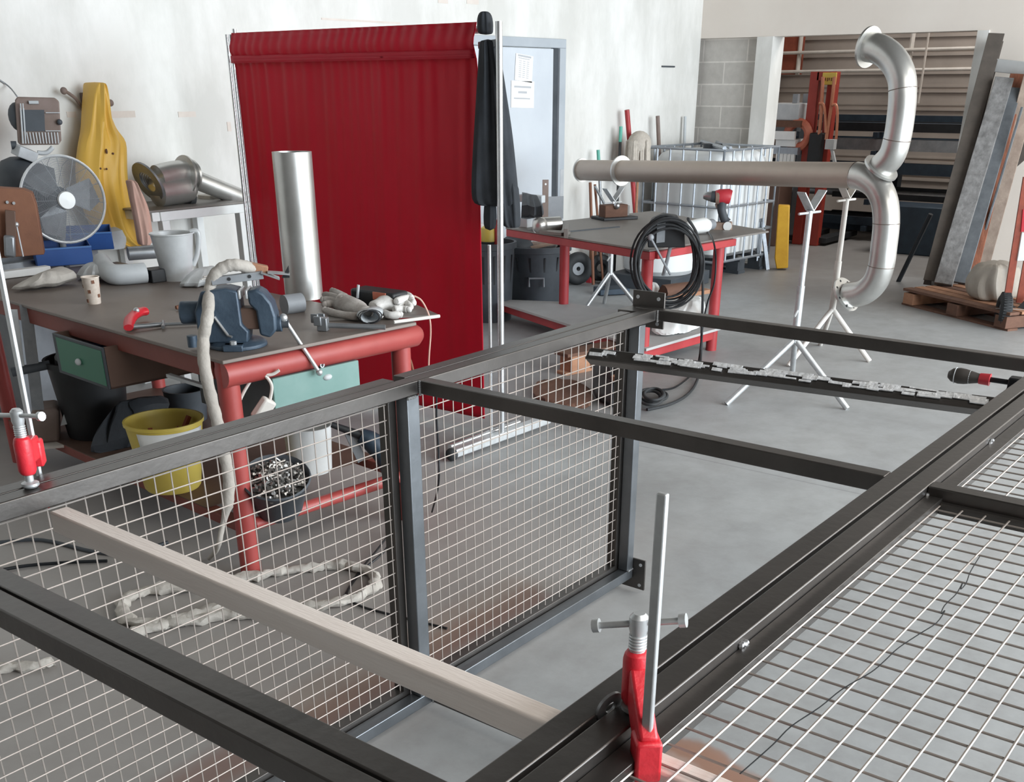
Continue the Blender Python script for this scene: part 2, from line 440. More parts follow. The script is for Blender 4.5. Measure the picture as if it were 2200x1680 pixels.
# door in the painted wall
a, c = YP(1082, 80, WY), YP(1207, 90, WY)
dx0, dx1, dz = 6.98, c.x, 2.05
fr = MB(); fr.b2(dx0 - .95 + .0, dx1, WY - .05, WY + .05, dz - .07, dz); fr.b2(dx1 - .09, dx1, WY - .05, WY + .05, 0, dz - .07); fr.b2(dx0 - .95, dx0 - .86, WY - .05, WY + .05, 0, dz - .07)
d = st(fr.build('door_1', 'doorframe', bevel=.004))
MB().b2(dx0 - .85, dx1 - .16, WY - .03, WY + .03, .01, dz - .075).build('leaf', 'door', d, bevel=.004)
MB().b2(dx1 - .158, dx1 - .092, WY - .028, WY + .02, .0, dz - .07).build('stop_strip', 'darkgrey', d)
# papers taped to the door
def notice(name, x0, y0, x1, y1, label, lines, col_='softink', tilt=0):
    a = YP(x0, y0, WY - .034); b = YP(x1, y1, WY - .034); t = thing(name, label, 'notice', (a.x, WY - .034, b.z))
    w, h = b.x - a.x, a.z - b.z
    mm = Matrix.Translation((a.x + w / 2, WY - .034, b.z + h / 2)) @ Matrix.Rotation(tilt, 4, 'Y')
    q = MB(mm); q.box((0, 0, 0), (w, .002, h)); q.build('sheet', 'paper', t)
    q = MB(mm)
    for (u0, u1, v, th) in lines: q.box(((u0 + u1 - 1) / 2 * w, -.0015, (.5 - v) * h), ((u1 - u0) * w, .001, th * h))
    q.build('print', col_, t)
notice('notice', 1107, 117, 1144, 175, 'tilted printed sheet with dark header, taped high on the grey door', [(.12, .88, .06, .07), (.15, .8, .15, .03)] + [(u, u + .14, .25 + k * .075, .025) for k in range(9) for u in (.2, .42, .64)], 'softink', .09)
notice('notice', 1098, 174, 1147, 231, 'square white sheet with three short lines, below the tilted one on the door', [(.12, .86, .22, .07), (.3, .68, .42, .08), (.12, .82, .65, .05)], 'softink', .03)

# ================================================================ foreground: welded steel frames
ZT, ZB = 1.02, .984
cage = thing('steel_cage', 'large dark steel cage with a standing mesh side and open cross rails', 'cage', (1.95, 1.2, 0))
B = .0025
def rail(nm, par, x0, x1, y0, y1, z0, z1, m='mill'): return MB().b2(x0, x1, y0, y1, z0, z1).build(nm, m, par, bevel=B)
rail('side_rail', cage, .66, 3.16, 1.843, 1.885, ZB, ZT)
rail('side_rail', cage, .66, 3.2, .585, .623, ZB, ZT)
rail('cross_rail', cage, .664, .702, .624, 1.842, ZB, ZT)
rail('cross_rail', cage, 1.973, 2.01, .624, 1.842, ZB, ZT)
rail('cross_rail', cage, 3.161, 3.199, .624, 1.93, ZB, ZT)
rail('post', cage, 1.926, 1.972, 1.843, 1.883, .09, ZB - .001, 'mill_blue')
rail('post', cage, 3.052, 3.092, 1.843, 1.883, .09, ZB - .001, 'mill_blue')
rail('post', cage, .664, .702, 1.843, 1.883, .09, ZB - .001, 'mill_blue')
rail('bottom_rail', cage, .66, 3.092, 1.843, 1.883, .052, .089, 'mill_blue')
rail('bottom_rail', cage, 1.974, 2.011, .55, 1.842, .052, .089)
# weld beads
for (x, y, z) in ((1.973, 1.842, 1.0), (3.16, 1.842, 1.0), (1.975, 1.842, .07)):
    w = MB()
    for k in range(7): w.ball((x, y - .002, z - .017 + k * .0055), .0042, 6, 4)
    w.build('weld_bead', 'bare', cage)
for (x, y, z) in ((1.93, 1.842, .98), (3.06, 1.842, .09)):
    w = MB()
    for k in range(6): w.ball((x + k * .005, y, z + .001 * (k % 2)), .0048, 6, 4)
    w.build('weld_bead', 'bare', cage)
# bolted end plates
def plate(x, y0, y1, z0, z1, holes):
    p = MB().b2(x, x + .008, y0, y1, z0, z1).build('end_plate', 'mill', cage, bevel=.0015)
    for (y, z) in holes: MB().cyl((x - .0012, y, z), (x + .009, y, z), .0065, 10).build('bolt_hole', 'lightgrey', p)
plate(3.2, 1.84, 1.965, .948, 1.069, ((1.945, 1.047), (1.863, 1.047), (1.863, .964)))
plate(3.094, 1.793, 1.9, .011, .13, ((1.812, .11), (1.813, .028)))
rail('top_flange', cage, 3.1, 3.2, 1.886, 1.962, .975, 1.018)
# mesh bays
def wires(axis, a0, a1, step, r=.0017, seg=5):
    q = MB(); n = int(abs(a1 - a0) / step + .5)
    return q, [a0 + (a1 - a0) * k / n for k in range(n + 1)]
def bay(x0, x1, z0, z1, ox, oz):
    f = MB(); t = .028
    f.b2(x0 - t, x1 + t, 1.89, 1.93, z1, ZT if True else z1 + t); f.b2(x0 - t, x1 + t, 1.888, 1.926, z0 - .04, z0)
    f.b2(x0 - t, x0, 1.888, 1.926, z0, z1); f.b2(x1, x1 + t, 1.888, 1.926, z0, z1)
    p = f.build('mesh_panel', 'mill', cage, bevel=.0015)
    q = MB(); x = ox
    while x > x0: x -= .0408
    x += .0408
    while x < x1:
        q.tube([(x, 1.9, z0 - .005), (x + rnd.uniform(-.0015, .0015), 1.9, z1 + .005)], .0017, 5, False); x += .0408
    z = oz
    while z > z0: z -= .0396
    z += .0396
    while z < z1:
        q.tube([(x0 - .004, 1.8968, z), (x1 + .004, 1.8968, z + rnd.uniform(-.001, .001))], .0017, 5, False); z += .0396
    q.build('wire_mesh', 'wire', p)
bay(.72, 1.902, .105, .968, 1.4507, .9208)
bay(1.998, 3.04, .105, .968, 2.4151, .9208)

# second frame, lying flat with its mesh, clamped to the first
flat = thing('mesh_panel_frame', 'flat steel panel frame with light wire mesh, lying beside the cage and clamped to it', 'steel frame', (1.9, 0, .95))
def angle(nm, p0, p1): return
rail('side_rail', flat, .58, 3.6, .539, .577, ZB, ZT)
rail('side_rail', flat, .58, 3.6, -.66, -.62, ZB, ZT)
rail('cross_rail', flat, 1.967, 2.005, -.62, .538, ZB, ZT)
rail('cross_rail', flat, .6, .638, -.62, .538, ZB, ZT)
rail('cross_rail', flat, 3.3, 3.338, -.62, .538, ZB, ZT)
def flatbay(x0, x1, y0, y1, oy, ox):
    z = 1.003
    f = MB(); t = .03
    f.b2(x0, x1, y1 - t, y1, z - .028, z); f.b2(x0, x1, y0, y0 + t, z - .028, z); f.b2(x0, x0 + .024, y0 + t, y1 - t, z - .028, z - .006); f.b2(x1 - .012, x1, y0 + t, y1 - t, z - .028, z - .006)
    f.build('inner_frame', 'mill', flat, bevel=.001)
    q = MB(); y = oy
    while y > y0: q.tube([(x0, y, z - .012), (x1, y + rnd.uniform(-.001, .001), z - .012)], .0018, 5, False); y -= .0415
    q.build('long_wires', 'wire', flat)
    q = MB(); x = ox
    while x > x0: x -= .0428
    x += .0428
    while x < x1: q.tube([(x, y0, z - .0155), (x + rnd.uniform(-.001, .001), y1, z - .0155)], .0018, 5, False); x += .0428
    q.build('cross_wires', 'wire_shaded', flat)
flatbay(.64, 1.966, -.62, .538, .508, 1.941)
flatbay(2.006, 3.3, -.62, .538, .508, 2.03)
for (x, y) in ((1.967, .537), (1.2, .537), (2.37, .537)):
    w = MB()
    for k in range(5): w.ball((x + k * .004, y, 1.004 + rnd.uniform(-.002, .004)), .005, 6, 4)
    w.build('weld_bead', 'bare', flat)
# third frame butted against the near end of the cage
near = thing('steel_end_frame', 'plain welded steel frame butted against the near end of the cage', 'trestle', (0, 1.2, .95))
rail('end_rail', near, .622, .658, .6, 1.93, ZB, ZT)
rail('side_rail', near, -.7, .622, 1.89, 1.93, ZB, ZT)
rail('side_rail', near, -.7, .622, .6, .638, ZB, ZT)
rail('end_rail', near, -.74, -.7, .6, 1.93, ZB, ZT)
rail('leg', near, -.74, -.7, 1.89, 1.93, 0, ZB); rail('leg', near, -.74, -.7, .6, .638, 0, ZB)
# support bars under the frames
a0, a1 = Z(60, 1108, .984), Z(1128, 1583, .984)
b0, b1 = Z(150, 1088, .984), Z(1218, 1517, .984)
m0, m1 = (a0 + b0) / 2, (a1 + b1) / 2
dn = (m1 - m0).normalized()
q = MB().bar(m0 + V((.018, 0, -.0215)) - dn * .0, m1 + V((.012, 0, 0)) + dn * 1.5 - V((0, 0, .0215)), .038, .042)
tag(q.build('support_bar', 'plank', bevel=.004), 'pale grey-beige square bar with a pink paint smudge, passing under the cage rails', 'support bar')
dd = XP(2210, 858, 2.86); q0 = XP(1285, 752, 2.735)
dn = (V((2.865, .60, 0)) - V((2.705, 1.79, 0))).normalized()
fb = thing('support_bar', 'battered dark steel bar with torn shiny foil strips, under the far end of the cage', 'support bar', (2.8, 1.1, .9))
A0 = V((2.7, 1.80, .955)); A1 = A0 + dn * 2.6
q = MB(); sd = dn.cross(V((0, 0, 1))).normalized()
def diamond(P, k=1): return [P + sd * .038 * k, P + V((0, 0, .027 * k)), P - sd * .038 * k, P - V((0, 0, .027 * k))]
q.loft([diamond(A0), diamond(A1)], True)
q.build('bar', 'mill', fb, bevel=.003)
MB().loft([diamond(A0 - dn * .002, .86), diamond(A0 + dn * .012, .86)]).build('open_end', 'black', fb)
q = MB()
for k in range(95):
    s_ = rnd.uniform(.03, 1.2); ln = rnd.uniform(.015, .09); P = A0 + dn * s_ + sd * .0205 + V((0, 0, .0145))
    if .1 < s_ < .16 or 1.16 < s_: continue
    off = rnd.uniform(-1.15, .35)
    n = (sd * .027 + V((0, 0, .038))).normalized(); t = (sd * .038 - V((0, 0, .027))).normalized()
    q.box(P + t * off * .016 + n * .002, (ln, rnd.uniform(.003, .013), .003), dn + V((0, 0, rnd.uniform(-.03, .03))), n + t * rnd.uniform(-.3, .3))
q.build('foil_strip', 'foil', fb)

# ================================================================ clamps
def fclamp(nm, label, bx, by, ztop, zbot, bdir, sp, zhead, zarm, hdir, hl, zbx, lean=V((0, 0, 0)), jz=.03, jf=1.):
    # bx,by bar; sp spindle xy; zhead T-handle height; zarm = (bottom, top) of the red head
    t = thing(nm, label, 'clamp', (bx, by, zbot))
    up = V((0, 0, 1)) + lean
    def at(x, y, z): return V((x, y, 0)) + up * z - V((lean.x * zarm[0], lean.y * zarm[0], 0)) + V((0, 0, 0))
    MB().bar(at(bx, by, zbot), at(bx, by, ztop), .008, .0125, bdir).build('bar', 'zinc', t, bevel=.002)
    d = V((sp[0] - bx, sp[1] - by, 0)); L = d.length; d = d.normalized()
    zb, zt = zarm
    q = MB()
    q.tube([at(*sp, zb), at(*sp, zb + .01), at(*sp, zt - .012), at(*sp, zt)], [.012, .0165, .0165, .0135], 16)
    q.bar(at(bx, by, (zbx[0] + zbx[1]) / 2 + .012), at(*sp, zb * .45 + zt * .55), .022, (zt - zb) * .62, up)
    q.bar(at(bx, by, zbx[0]), at(bx, by, zbx[1]), .031, .036, d)
    q.build('head', 'clampred', t, bevel=.004)
    q = MB(); q.tube([at(*sp, zt - .005), at(*sp, zt + .022)], .0095, 14)
    for k in range(5): q.torus(at(*sp, zt + .004 + k * .004), up, .0095, .0016, 16, 6)
    q.tube([at(*sp, zt + .022), at(*sp, zt + .03), at(*sp, zhead + .008), at(*sp, zhead + .013)], [.0095, .0115, .0115, .007], 16)
    q.build('spindle', 'zinc', t)
    h = V(hdir).normalized(); hc = at(*sp, zhead)
    q = MB(); q.tube([hc - h * hl, hc + h * hl], .0042, 10)
    for s_ in (-1, 1): q.tube([hc + h * (hl * s_ - .004), hc + h * (hl * s_ + .004)], .0085, 12)
    q.build('handle', 'zinc', t)
    q = MB(); q.tube([at(*sp, zb), at(*sp, zb - .022)], .008, 12); q.lathe([(.012, 0), (.016, .004), (.016, .009), (.008, .013)], at(*sp, ZT + .001), up, 18)
    q.build('swivel_pad', 'zinc', t)
    q = MB(); q.bar(at(bx, by, zbot + jz), at(bx + d.x * L * jf, by + d.y * L * jf, zbot + jz), .026, .02)
    q.build('fixed_jaw', 'clampred', t, bevel=.004)
    return t
fclamp('bar_clamp', 'red screw clamp with tall flat bar, nearest the camera, gripping the paired rails', .897, .504, 1.326, .86, (0, 1, 0), (.948, .553), 1.14, (1.03, 1.104), (.35, -1, .24), .052, (.976, 1.03))
fclamp('bar_clamp', 'red screw clamp gripping the cage rail in front of the workbench, its bar leaning', .985, 1.948, 1.55, .95, (0, 1, 0), (.928, 1.877), 1.158, (1.045, 1.118), (.15, -1, .12), .067, (1.035, 1.085), lean=V((.03, .02, 0)), jz=.012, jf=.25)
t = thing('bar_clamp', 'clamp with dark oval grip and red collar, on the paired rails far end', 'clamp', (2.95, .72, .95))
p0, p1, p2, p3 = (Z(2036, 804, 1.0), Z(2104, 813, 1.0), Z(2124, 815, 1.0), Z(2170, 822, 1.0))
ax = (p1 - p0).normalized(); L = (p1 - p0).length
MB().lathe([(.0, 0), (.009, .002), (.0175, .012), (.021, .03), (.02, .045), (.014, L - .008), (.0125, L)], p0, ax, 20).build('grip', 'handle', t)
q = MB()
for s_ in (.25, .7): q.torus(p0 + ax * L * s_, ax, .0205 if s_ < .5 else .0165, .0012, 24, 6)
q.build('grip_seam', 'lightgrey', t)
MB().lathe([(.0135, 0), (.0145, .002), (.0155, .024), (.0165, .027)], p1, ax, 18).build('collar', 'redplastic', t)
MB().tube([p2, p3 + ax * .02], .0068, 10).build('spindle', 'barblack', t)
q = MB(); q.box(p3 + V((.0, -.012, -.005)), (.03, .036, .042), ax); q.bar(p3 + V((0, -.01, -.012)), p3 + V((0, -.01, -.075)), .03, .022)
q.build('head', 'barblack', t, bevel=.004)
MB().b2(p3.x - .004, p3.x + .004, p3.y - .11, p3.y - .005, .955, .975).build('bar', 'barblack', t)
# washer stuck between the two rails, off-cut of tie wire on the mesh
q = MB(); c = Z(1310, 1518, 1.024); q.ring(c, (.25, 1, .2), .021, .008, .004, 28)
tag(q.build('steel_washer', 'bare'), 'shiny steel washer wedged in the gap between the paired rails, beside the near clamp', 'washer')
pts = [(2105, 1195), (2085, 1228), (2076, 1252), (2064, 1266), (2068, 1252), (2055, 1275), (2030, 1300), (2022, 1318), (2030, 1312), (2012, 1338), (1975, 1362), (1930, 1392), (1900, 1420), (1870, 1445), (1810, 1480), (1760, 1520), (1700, 1560), (1660, 1600), (1590, 1662)]
tag(MB().tube(spl([Z(x, y, .9935) for x, y in pts], 4), .0009, 5).build('tie_wire', 'barblack'), 'thin dark crinkled wire lying across the flat mesh', 'wire')
# ================================================================ the red workbench and what is on it
TT = .85
BA = V((2.25, 3.02, 0)); bu = V((.9957, -.092, 0)); bv = V((.092, .9957, 0))
def BP(a, b, z=0): return BA + bu * a + bv * b + V((0, 0, z))
def T(x, y, h=0.): return Z(x, y, TT + h)
bench = thing('workbench', 'red pipe-framed workbench with dark steel top, behind the mesh panel', 'workbench', BP(.46, 1.1))
MB().prism([BP(0, 0, TT - .014), BP(.9, 0, TT - .014), BP(.9, 2.4, TT - .014), BP(0, 2.4, TT - .014)], (0, 0, .014)).build('top', 'benchtop', bench, bevel=.003)
MB().tube([BP(.02, .05, TT - .062), BP(.93, .05, TT - .062), BP(.955, .05, TT - .062)], [.046, .046, .03], 20).build('front_rail', 'redpipe', bench)
MB().prism([BP(.015, .1, TT - .085), BP(.055, .1, TT - .085), BP(.055, 2.2, TT - .085), BP(.015, 2.2, TT - .085)], (0, 0, .07)).build('side_rail', 'redbrown', bench, bevel=.004)
MB().prism([BP(.86, .1, TT - .085), BP(.9, .1, TT - .085), BP(.9, 2.2, TT - .085), BP(.86, 2.2, TT - .085)], (0, 0, .07)).build('side_rail', 'redbrown', bench, bevel=.004)
for (a, b, m_) in ((.055, .07, 'redpipe'), (.87, .07, 'redpipe'), (.055, 2.1, 'redpipe'), (.87, 2.1, 'redpipe')):
    MB().cyl(BP(a, b, 0), BP(a, b, TT - .02), .04 if b < 1 else .036, 18).build('leg', m_, bench)
MB().cyl(BP(.09, .07, .2), BP(.84, .07, .2), .025, 14).build('stretcher', 'redpipe', bench)
MB().bar(BP(.055, .1, .2), BP(.055, 2.08, .2), .05, .04).build('stretcher', 'redbrown', bench, bevel=.003)
MB().bar(BP(.87, .1, .2), BP(.87, 2.08, .2), .05, .04).build('stretcher', 'redbrown', bench, bevel=.003)
MB().prism([BP(.03, .3, .221), BP(.9, .3, .221), BP(.9, 2.1, .221), BP(.03, 2.1, .221)], (0, 0, .004)).build('low_shelf', 'brownmetal', bench)
# closed teal drawer on the short side
y_ = BP(0, .0).y
c1, c2 = YP(599, 790, 2.965), YP(780, 752, 2.915)
q = MB(); zt, zb = .748, .565
d0, d1 = BP(.2, .02), BP(.6, .02)
dr = MB().prism([d0 + V((0, 0, zb)), d1 + V((0, 0, zb)), d1 + bv * .5 + V((0, 0, zb)), d0 + bv * .5 + V((0, 0, zb))], (0, 0, zt - zb)).build('drawer', 'darkgrey', bench, bevel=.003)
fp = MB().prism([d0 - bv * .012 + V((0, 0, zb)), d1 - bv * .012 + V((0, 0, zb)), d1 + V((0, 0, zb)), d0 + V((0, 0, zb))], (0, 0, zt - zb)).build('drawer_front', 'teal', dr, bevel=.003)
kc = YP(692, 784, (d0 - bv * .012).y - .015); q = MB(); q.ring(kc, (0, 1, 0), .011, .006, .004, 18); q.build('keyhole_ring', 'lightgrey', dr); MB().box(kc, (.006, .004, .014)).build('keyhole', 'black', dr)
kk = YP(703, 810, (d0 - bv * .012).y - .02); MB().ball(kk, (.022, .014, .012), 14, 8).build('drawer_knob', 'lightgrey', dr)
# open green drawer hanging out of the long side
dw = .42; o1 = Z(224, 747, .785); o1b = o1 + bv * dw
dh = .165
dd = thing('drawer', 'open metal drawer with dark green front, pulled out under the bench top', 'drawer', o1 - V((0, 0, dh)))
q = MB()
for (p, r_, s_, t_) in ((o1, bu * .55, bv * .012, 0), (o1b - bv * .012, bu * .55, bv * .012, 0)):
    q.prism([p - V((0, 0, dh)), p + r_ - V((0, 0, dh)), p + r_, p], s_)
q.prism([o1 - V((0, 0, dh)), o1b - V((0, 0, dh)), o1b + bu * .55 - V((0, 0, dh)), o1 + bu * .55 - V((0, 0, dh))], (0, 0, .008))
q.build('box', 'brownmetal', dd)
q = MB(); p = o1 - bu * .012
q.prism([p - V((0, 0, dh)), p + bv * dw - V((0, 0, dh)), p + bv * dw, p], bu * .012)
q.build('front', 'darkgrey', dd, bevel=.003)
p = o1 - bu * .014 + bv * .008 - V((0, 0, .012))
q = MB().prism([p - V((0, 0, dh - .026)), p + bv * (dw - .04) - V((0, 0, dh - .026)), p + bv * (dw - .04), p], bu * .003)
q.build('green_panel', 'green', dd)
kb = PL(172, 777, p, bu); MB().ball(kb - bu * .008, (.012, .014, .014), 12, 8).build('knob', 'lightgrey', dd)
for (x, y, m_, l) in ((185, 735, 'grey', 'small grey roll lying in the open green-fronted drawer'), (210, 738, 'blue', 'small blue roll lying in the open green-fronted drawer')):
    c = Z(x, y, .74); tag(MB().lathe([(.02, 0), (.05, 0), (.055, .015), (.05, .03), (.02, .03)], c - V((0, 0, .03)), (0.1, 0, 1), 18).build('tape_roll', m_), l, 'roll')
q = MB().bar(Z(362, 806, .72), Z(440, 830, .72), .02, .012); tag(q.build('metal_strip', 'lightgrey'), 'pale flat strip tucked under the bench top, beside the open drawer', 'strip')

# vise on the bench corner
vc = T(512, 742); f = V((.66, -.75, 0)).normalized()
vise = thing('vise', 'heavy blue-grey bench vise bolted on the workbench corner', 'vise', vc)
m = frame(vc, f)
q = MB(m)
q.tube([(0, 0, 0), (0, 0, .012), (0, 0, .022)], [.105, .105, .09], 28)
q.box((-.0, .085, .011), (.07, .05, .022)); q.box((0, -.085, .011), (.07, .05, .022))
q.build('base', 'viseblue', vise, bevel=.003)
q = MB(m)
q.prism([(-.125, -.055, .02), (.045, -.055, .02), (.052, -.055, .06), (.03, -.055, .085), (.028, -.055, .2), (-.012, -.055, .21), (-.1, -.055, .2), (-.13, -.055, .13)], (0, .11, 0))
q.cyl((-.19, 0, .12), (-.11, 0, .12), .04, 20)
q.build('fixed_jaw', 'viseblue', vise, bevel=.006)
MB(m).box((.055, 0, .1), (.17, .062, .075)).build('slide', 'brownmetal', vise, bevel=.005)
q = MB(m); pr = [(.062, -.05, .2), (.062, -.05, .155), (.085, -.05, .13), (.09, -.05, .045), (.125, -.05, .035), (.15, -.05, .06), (.152, -.05, .11), (.142, -.05, .155), (.118, -.05, .19), (.095, -.05, .205)]
q.prism(pr, (0, .1, 0)); q.build('moving_jaw', 'viseblue', vise, bevel=.008)
q = MB(m); q.box((.033, 0, .188), (.008, .105, .03)); q.box((.058, 0, .188), (.008, .105, .03)); q.build('jaw_plate', 'zinc', vise, bevel=.002)
q = MB(m); q.tube([(.14, 0, .075), (.165, 0, .075)], .027, 18); q.build('screw_boss', 'viseblue', vise, bevel=.003)
q = MB(m); q.tube([(.165, 0, .075), (.19, 0, .075)], .014, 14); q.build('screw', 'darkgrey', vise)
sp = m @ V((.185, 0, .075)); e2 = VP(686, 800, sp); e1 = sp + (sp - e2).normalized() * .025
q = MB(); q.tube([e1, e2], .0075, 12); q.ball(e1, .015, 14, 9); q.ball(e2, .013, 12, 8); q.build('handle', 'zinc', vise)
q = MB(); q.tube([m @ V((-.06, -.062, .115)), m @ V((-.02, -.064, .05)), m @ V((-.005, -.07, .045))], .005, 8); q.build('lock_lever', 'bare', vise)
q = MB()
for (a, b) in ((0, .088), (0, -.088)): q.tube([m @ V((a, b, .022)), m @ V((a, b, .034))], .012, 6)
q.build('bolt', 'zinc', vise)
bc = Z(482, 780, .83); MB().tube([bc + V((0, 0, .016)), bc + V((0, 0, .002)), bc, bc - V((0, 0, .02))], [.012, .012, .007, .007], 10).build('clamp_screw', 'dirtwhite', vise)
# flat bar with holes, off-cuts in the jaws
tb = m @ V((.0, 0, .214))
t = thing('drilled_bar', 'grey drilled flat bar resting on top of the vise jaws', 'metal bar', tb)
q = MB().bar(VP(454, 604, tb), VP(565, 590, tb), .03, .026); q.build('bar', 'grey', t, bevel=.002)
for x in (492, 536):
    c = VP(x, 598 - (x - 492) * .13, tb); q = MB(); n = V((c.x, c.y, 0)).normalized(); q.tube([c - n * .018, c - n * .0145], .006, 10); q.build('hole', 'black', t)
q = MB().bar(VP(560, 584, tb), VP(600, 598, tb), .05, .006); q.bar(VP(575, 592, tb) + V((0, 0, .012)), VP(622, 588, tb), .04, .006)
tag(q.build('offcut', 'bare'), 'shiny steel off-cuts on the back of the vise', 'off-cut')
c = VP(604, 590, tb); tag(MB().prism([c + V((0, 0, -.012)), c + V((.02, -.02, -.012)), c + V((.02, -.02, .03))], (.01, .01, 0)).build('wedge', 'black'), 'small black wedge at the back of the vise top', 'wedge')
c = VP(541, 577, tb) + V((.02, .02, 0)); d_ = (VP(555, 584, tb) - VP(527, 578, tb))
q = MB().box(c, (.105, .04, .032), d_); o = tag(q.build('wooden_block', 'wood', bevel=.003), 'short wooden handle end lying behind the vise bar, by the thick hose', 'wood block')
c = T(628, 656, .035); tag(MB().tube([T(610, 655, .036), T(648, 650, .036)], .04, 20).build('steel_cylinder', 'grey'), 'short grey cylinder lying between vise and standing tube', 'cylinder')
# standing stainless tube
pc = T(654, 640); hT = .60; r_ = .083
q = MB().lathe([(r_ - .006, .001), (r_, .001), (r_, hT), (r_ - .006, hT), (r_ - .006, .001)], pc, (0.004, 0.004, 1), 40)
tag(q.build('steel_tube', 'inox', ang=50), 'tall shiny steel tube standing upright on the workbench before the red curtain', 'tube')
# thick cloth-covered hose draped over the vise
hp = [VP(545, 583, tb) + V((.03, .02, .0)), VP(515, 570, tb), VP(487, 572, tb), VP(462, 590, tb), VP(450, 625, tb)]
hq = BP(-.07, .12, .9); hq0 = BP(-.045, .0, .8)
hp += [VP(446, 680, hq), VP(437, 730, hq), VP(440, 790, hq0), VP(455, 860, hq0), VP(470, 920, hq0), VP(483, 980, hq0), VP(492, 1035, hq0), VP(489, 1085, hq0)]
MBq = MB().tube(spl(hp, 6), [.02] * 0 or [.021 + .0012 * math.sin(i * 1.9) for i in range((len(hp) - 1) * 6 + 1)], 14)
he = hp[-1]; MBq.tube(spl([he, VP(478, 1130, he), VP(466, 1165, he) - V((0, 0, .02)), Z(450, 1200, .01)], 5), [.021, .018, .015, .012, .0105, .01, .01, .01, .01, .01, .01, .01, .009, .009, .008, .008], 12)
tag(MBq.build('covered_hose', 'fabrichose', noise=.0008), 'thick pale cloth-covered hose hanging from the vise down to the floor', 'hose')
# white mains lead with socket block
wl = BP(.1, -.0, .74); t = thing('extension_lead', 'white extension lead with a white socket block, hanging at the bench leg', 'extension lead', wl)
P_ = lambda x, y: VP(x, y, BP(.2, .0, .7))
q = MB().tube(spl([P_(600, 795), P_(588, 803), P_(575, 805), P_(563, 797), P_(553, 797), P_(540, 815), P_(520, 850), P_(505, 890), P_(494, 930), P_(486, 1000)], 5), .006, 8)
q.tube(spl([P_(560, 797), P_(577, 815), P_(584, 832), P_(580, 860)], 5), .006, 8); q.build('cable', 'dirtwhite', t)
q = MB().bar(P_(580, 858), P_(552, 900), .055, .035, (0, 1, 0)); q.build('socket', 'dirtwhite', t, bevel=.008)
# gloves, tool box and hammer-like tool on a plate
pl = [T(660, 668, .006), T(945, 678, .006), T(845, 655, .006), T(700, 640, .006)]
tag(MB().prism([T(700, 690, .001), T(943, 680, .001), T(880, 652, .001), T(735, 645, .001)], (0, 0, .008)).build('steel_plate', 'benchgrey'), 'thin grey plate under the gloves, jutting past the bench end', 'plate')
tag(MB().cyl(T(846, 692, .012), T(944, 679, .012), .007, 10).build('steel_rod', 'dirtwhite'), 'thin pale rod jutting out past the bench end beside the gloves', 'rod')
bx = T(815, 641, .04)
q = MB().box(bx, (.24, .1, .075), T(860, 660) - T(750, 645)); t = thing('tool_case', 'dark tool case lying behind the gloves', 'tool case', bx - V((0, 0, .04)))
q.build('case', 'black', t, bevel=.01)
MB().box(bx + V((-.035, -.047, .02)), (.07, .03, .03), T(860, 660) - T(750, 645)).build('tag', 'orange', t)
MB().cyl(VP(770, 612, bx), VP(768, 640, bx), .006, 8).build('clip', 'lightgrey', t)
def glove(label, palm, fingers, cuffpts, mt, rr):
    t = thing('work_glove', label, 'glove', palm[0][0] - V((0, 0, .04)), 'work gloves on the bench')
    q = MB(); q.tube(spl([p for p, r in palm], 3), [palm[min(int(i / 3), len(palm) - 1)][1] * 1.15 for i in range(len(palm) * 3 - 2)], 14, flat=.7)
    for pts in fingers: q.tube(spl(pts, 4), [rr] * (len(pts) * 4 - 4) + [rr * .55], 10); q.ball(pts[-1], rr * .85, 10, 7)
    q.build('hand', mt, t, sub=1, crump=.003, cfreq=40)
    a, b, c = cuffpts; q = MB(); q.tube([a, a.lerp(b, .5), b], [c * .8, c * .95, c], 18, False, flat=.55); q.build('cuff', 'lightgrey', t, solid=.003)
    q = MB(); q.tube([b - (b - a) * .06, b + (b - a) * .06], [c * 1.03] * 2, 18, False, flat=.55); q.build('cuff_band', 'black', t, solid=.004)
g = lambda x, y, h=.03: T(x, y, h)
glove('dirty grey glove, palm up, the one nearer the vise', [(g(790, 672), .03), (g(765, 663), .047), (g(740, 652), .046), (g(722, 645, .04), .035)],
      [[g(745, 640, .05), g(725, 630, .06), g(714, 625, .06)], [g(738, 645, .05), g(712, 636, .05), g(698, 634, .045)], [g(735, 650, .04), g(712, 645, .04), g(694, 644, .04)], [g(738, 656, .03), g(715, 652, .03), g(697, 654, .03)], [g(772, 680, .02), g(730, 676, .02), g(697, 666, .025)]],
      (g(785, 675, .03), g(797, 680, .03), .045), 'glovedirt', .0165)
glove('paler grey glove folded over, the one nearer the bench end', [(g(800, 660), .03), (g(826, 652, .035), .044), (g(850, 646, .035), .046), (g(868, 642, .035), .036)],
      [[g(845, 640, .05), g(870, 633, .05), g(884, 640, .045)], [g(850, 648, .05), g(876, 641, .045), g(888, 650, .035)], [g(852, 656, .03), g(872, 652, .03), g(882, 660, .025)], [g(845, 664, .025), g(865, 664, .02), g(878, 665, .02)], [g(825, 672, .02), g(838, 677, .02), g(860, 676, .018)]],
      (g(806, 668, .03), g(793, 680, .03), .042), 'glove', .0165)
t = thing('puller_tool', 'steel tool with slotted head and long round shank, beside the gloves on the workbench', 'tool', T(700, 700))
q = MB(); q.tube([T(705, 699, .02), T(828, 703, .012)], .010, 12); q.build('shank', 'steelgrey', t)
q = MB(); hx = T(828, 703) - T(705, 699)
q.box(T(694, 696, .026), (.04, .035, .05), hx); q.box(T(682, 690, .04), (.03, .012, .035), hx); q.box(T(676, 684, .04), (.03, .012, .035), hx); q.box(T(690, 683, .04), (.03, .012, .035), hx)
q.build('head', 'steelgrey', t, bevel=.003)
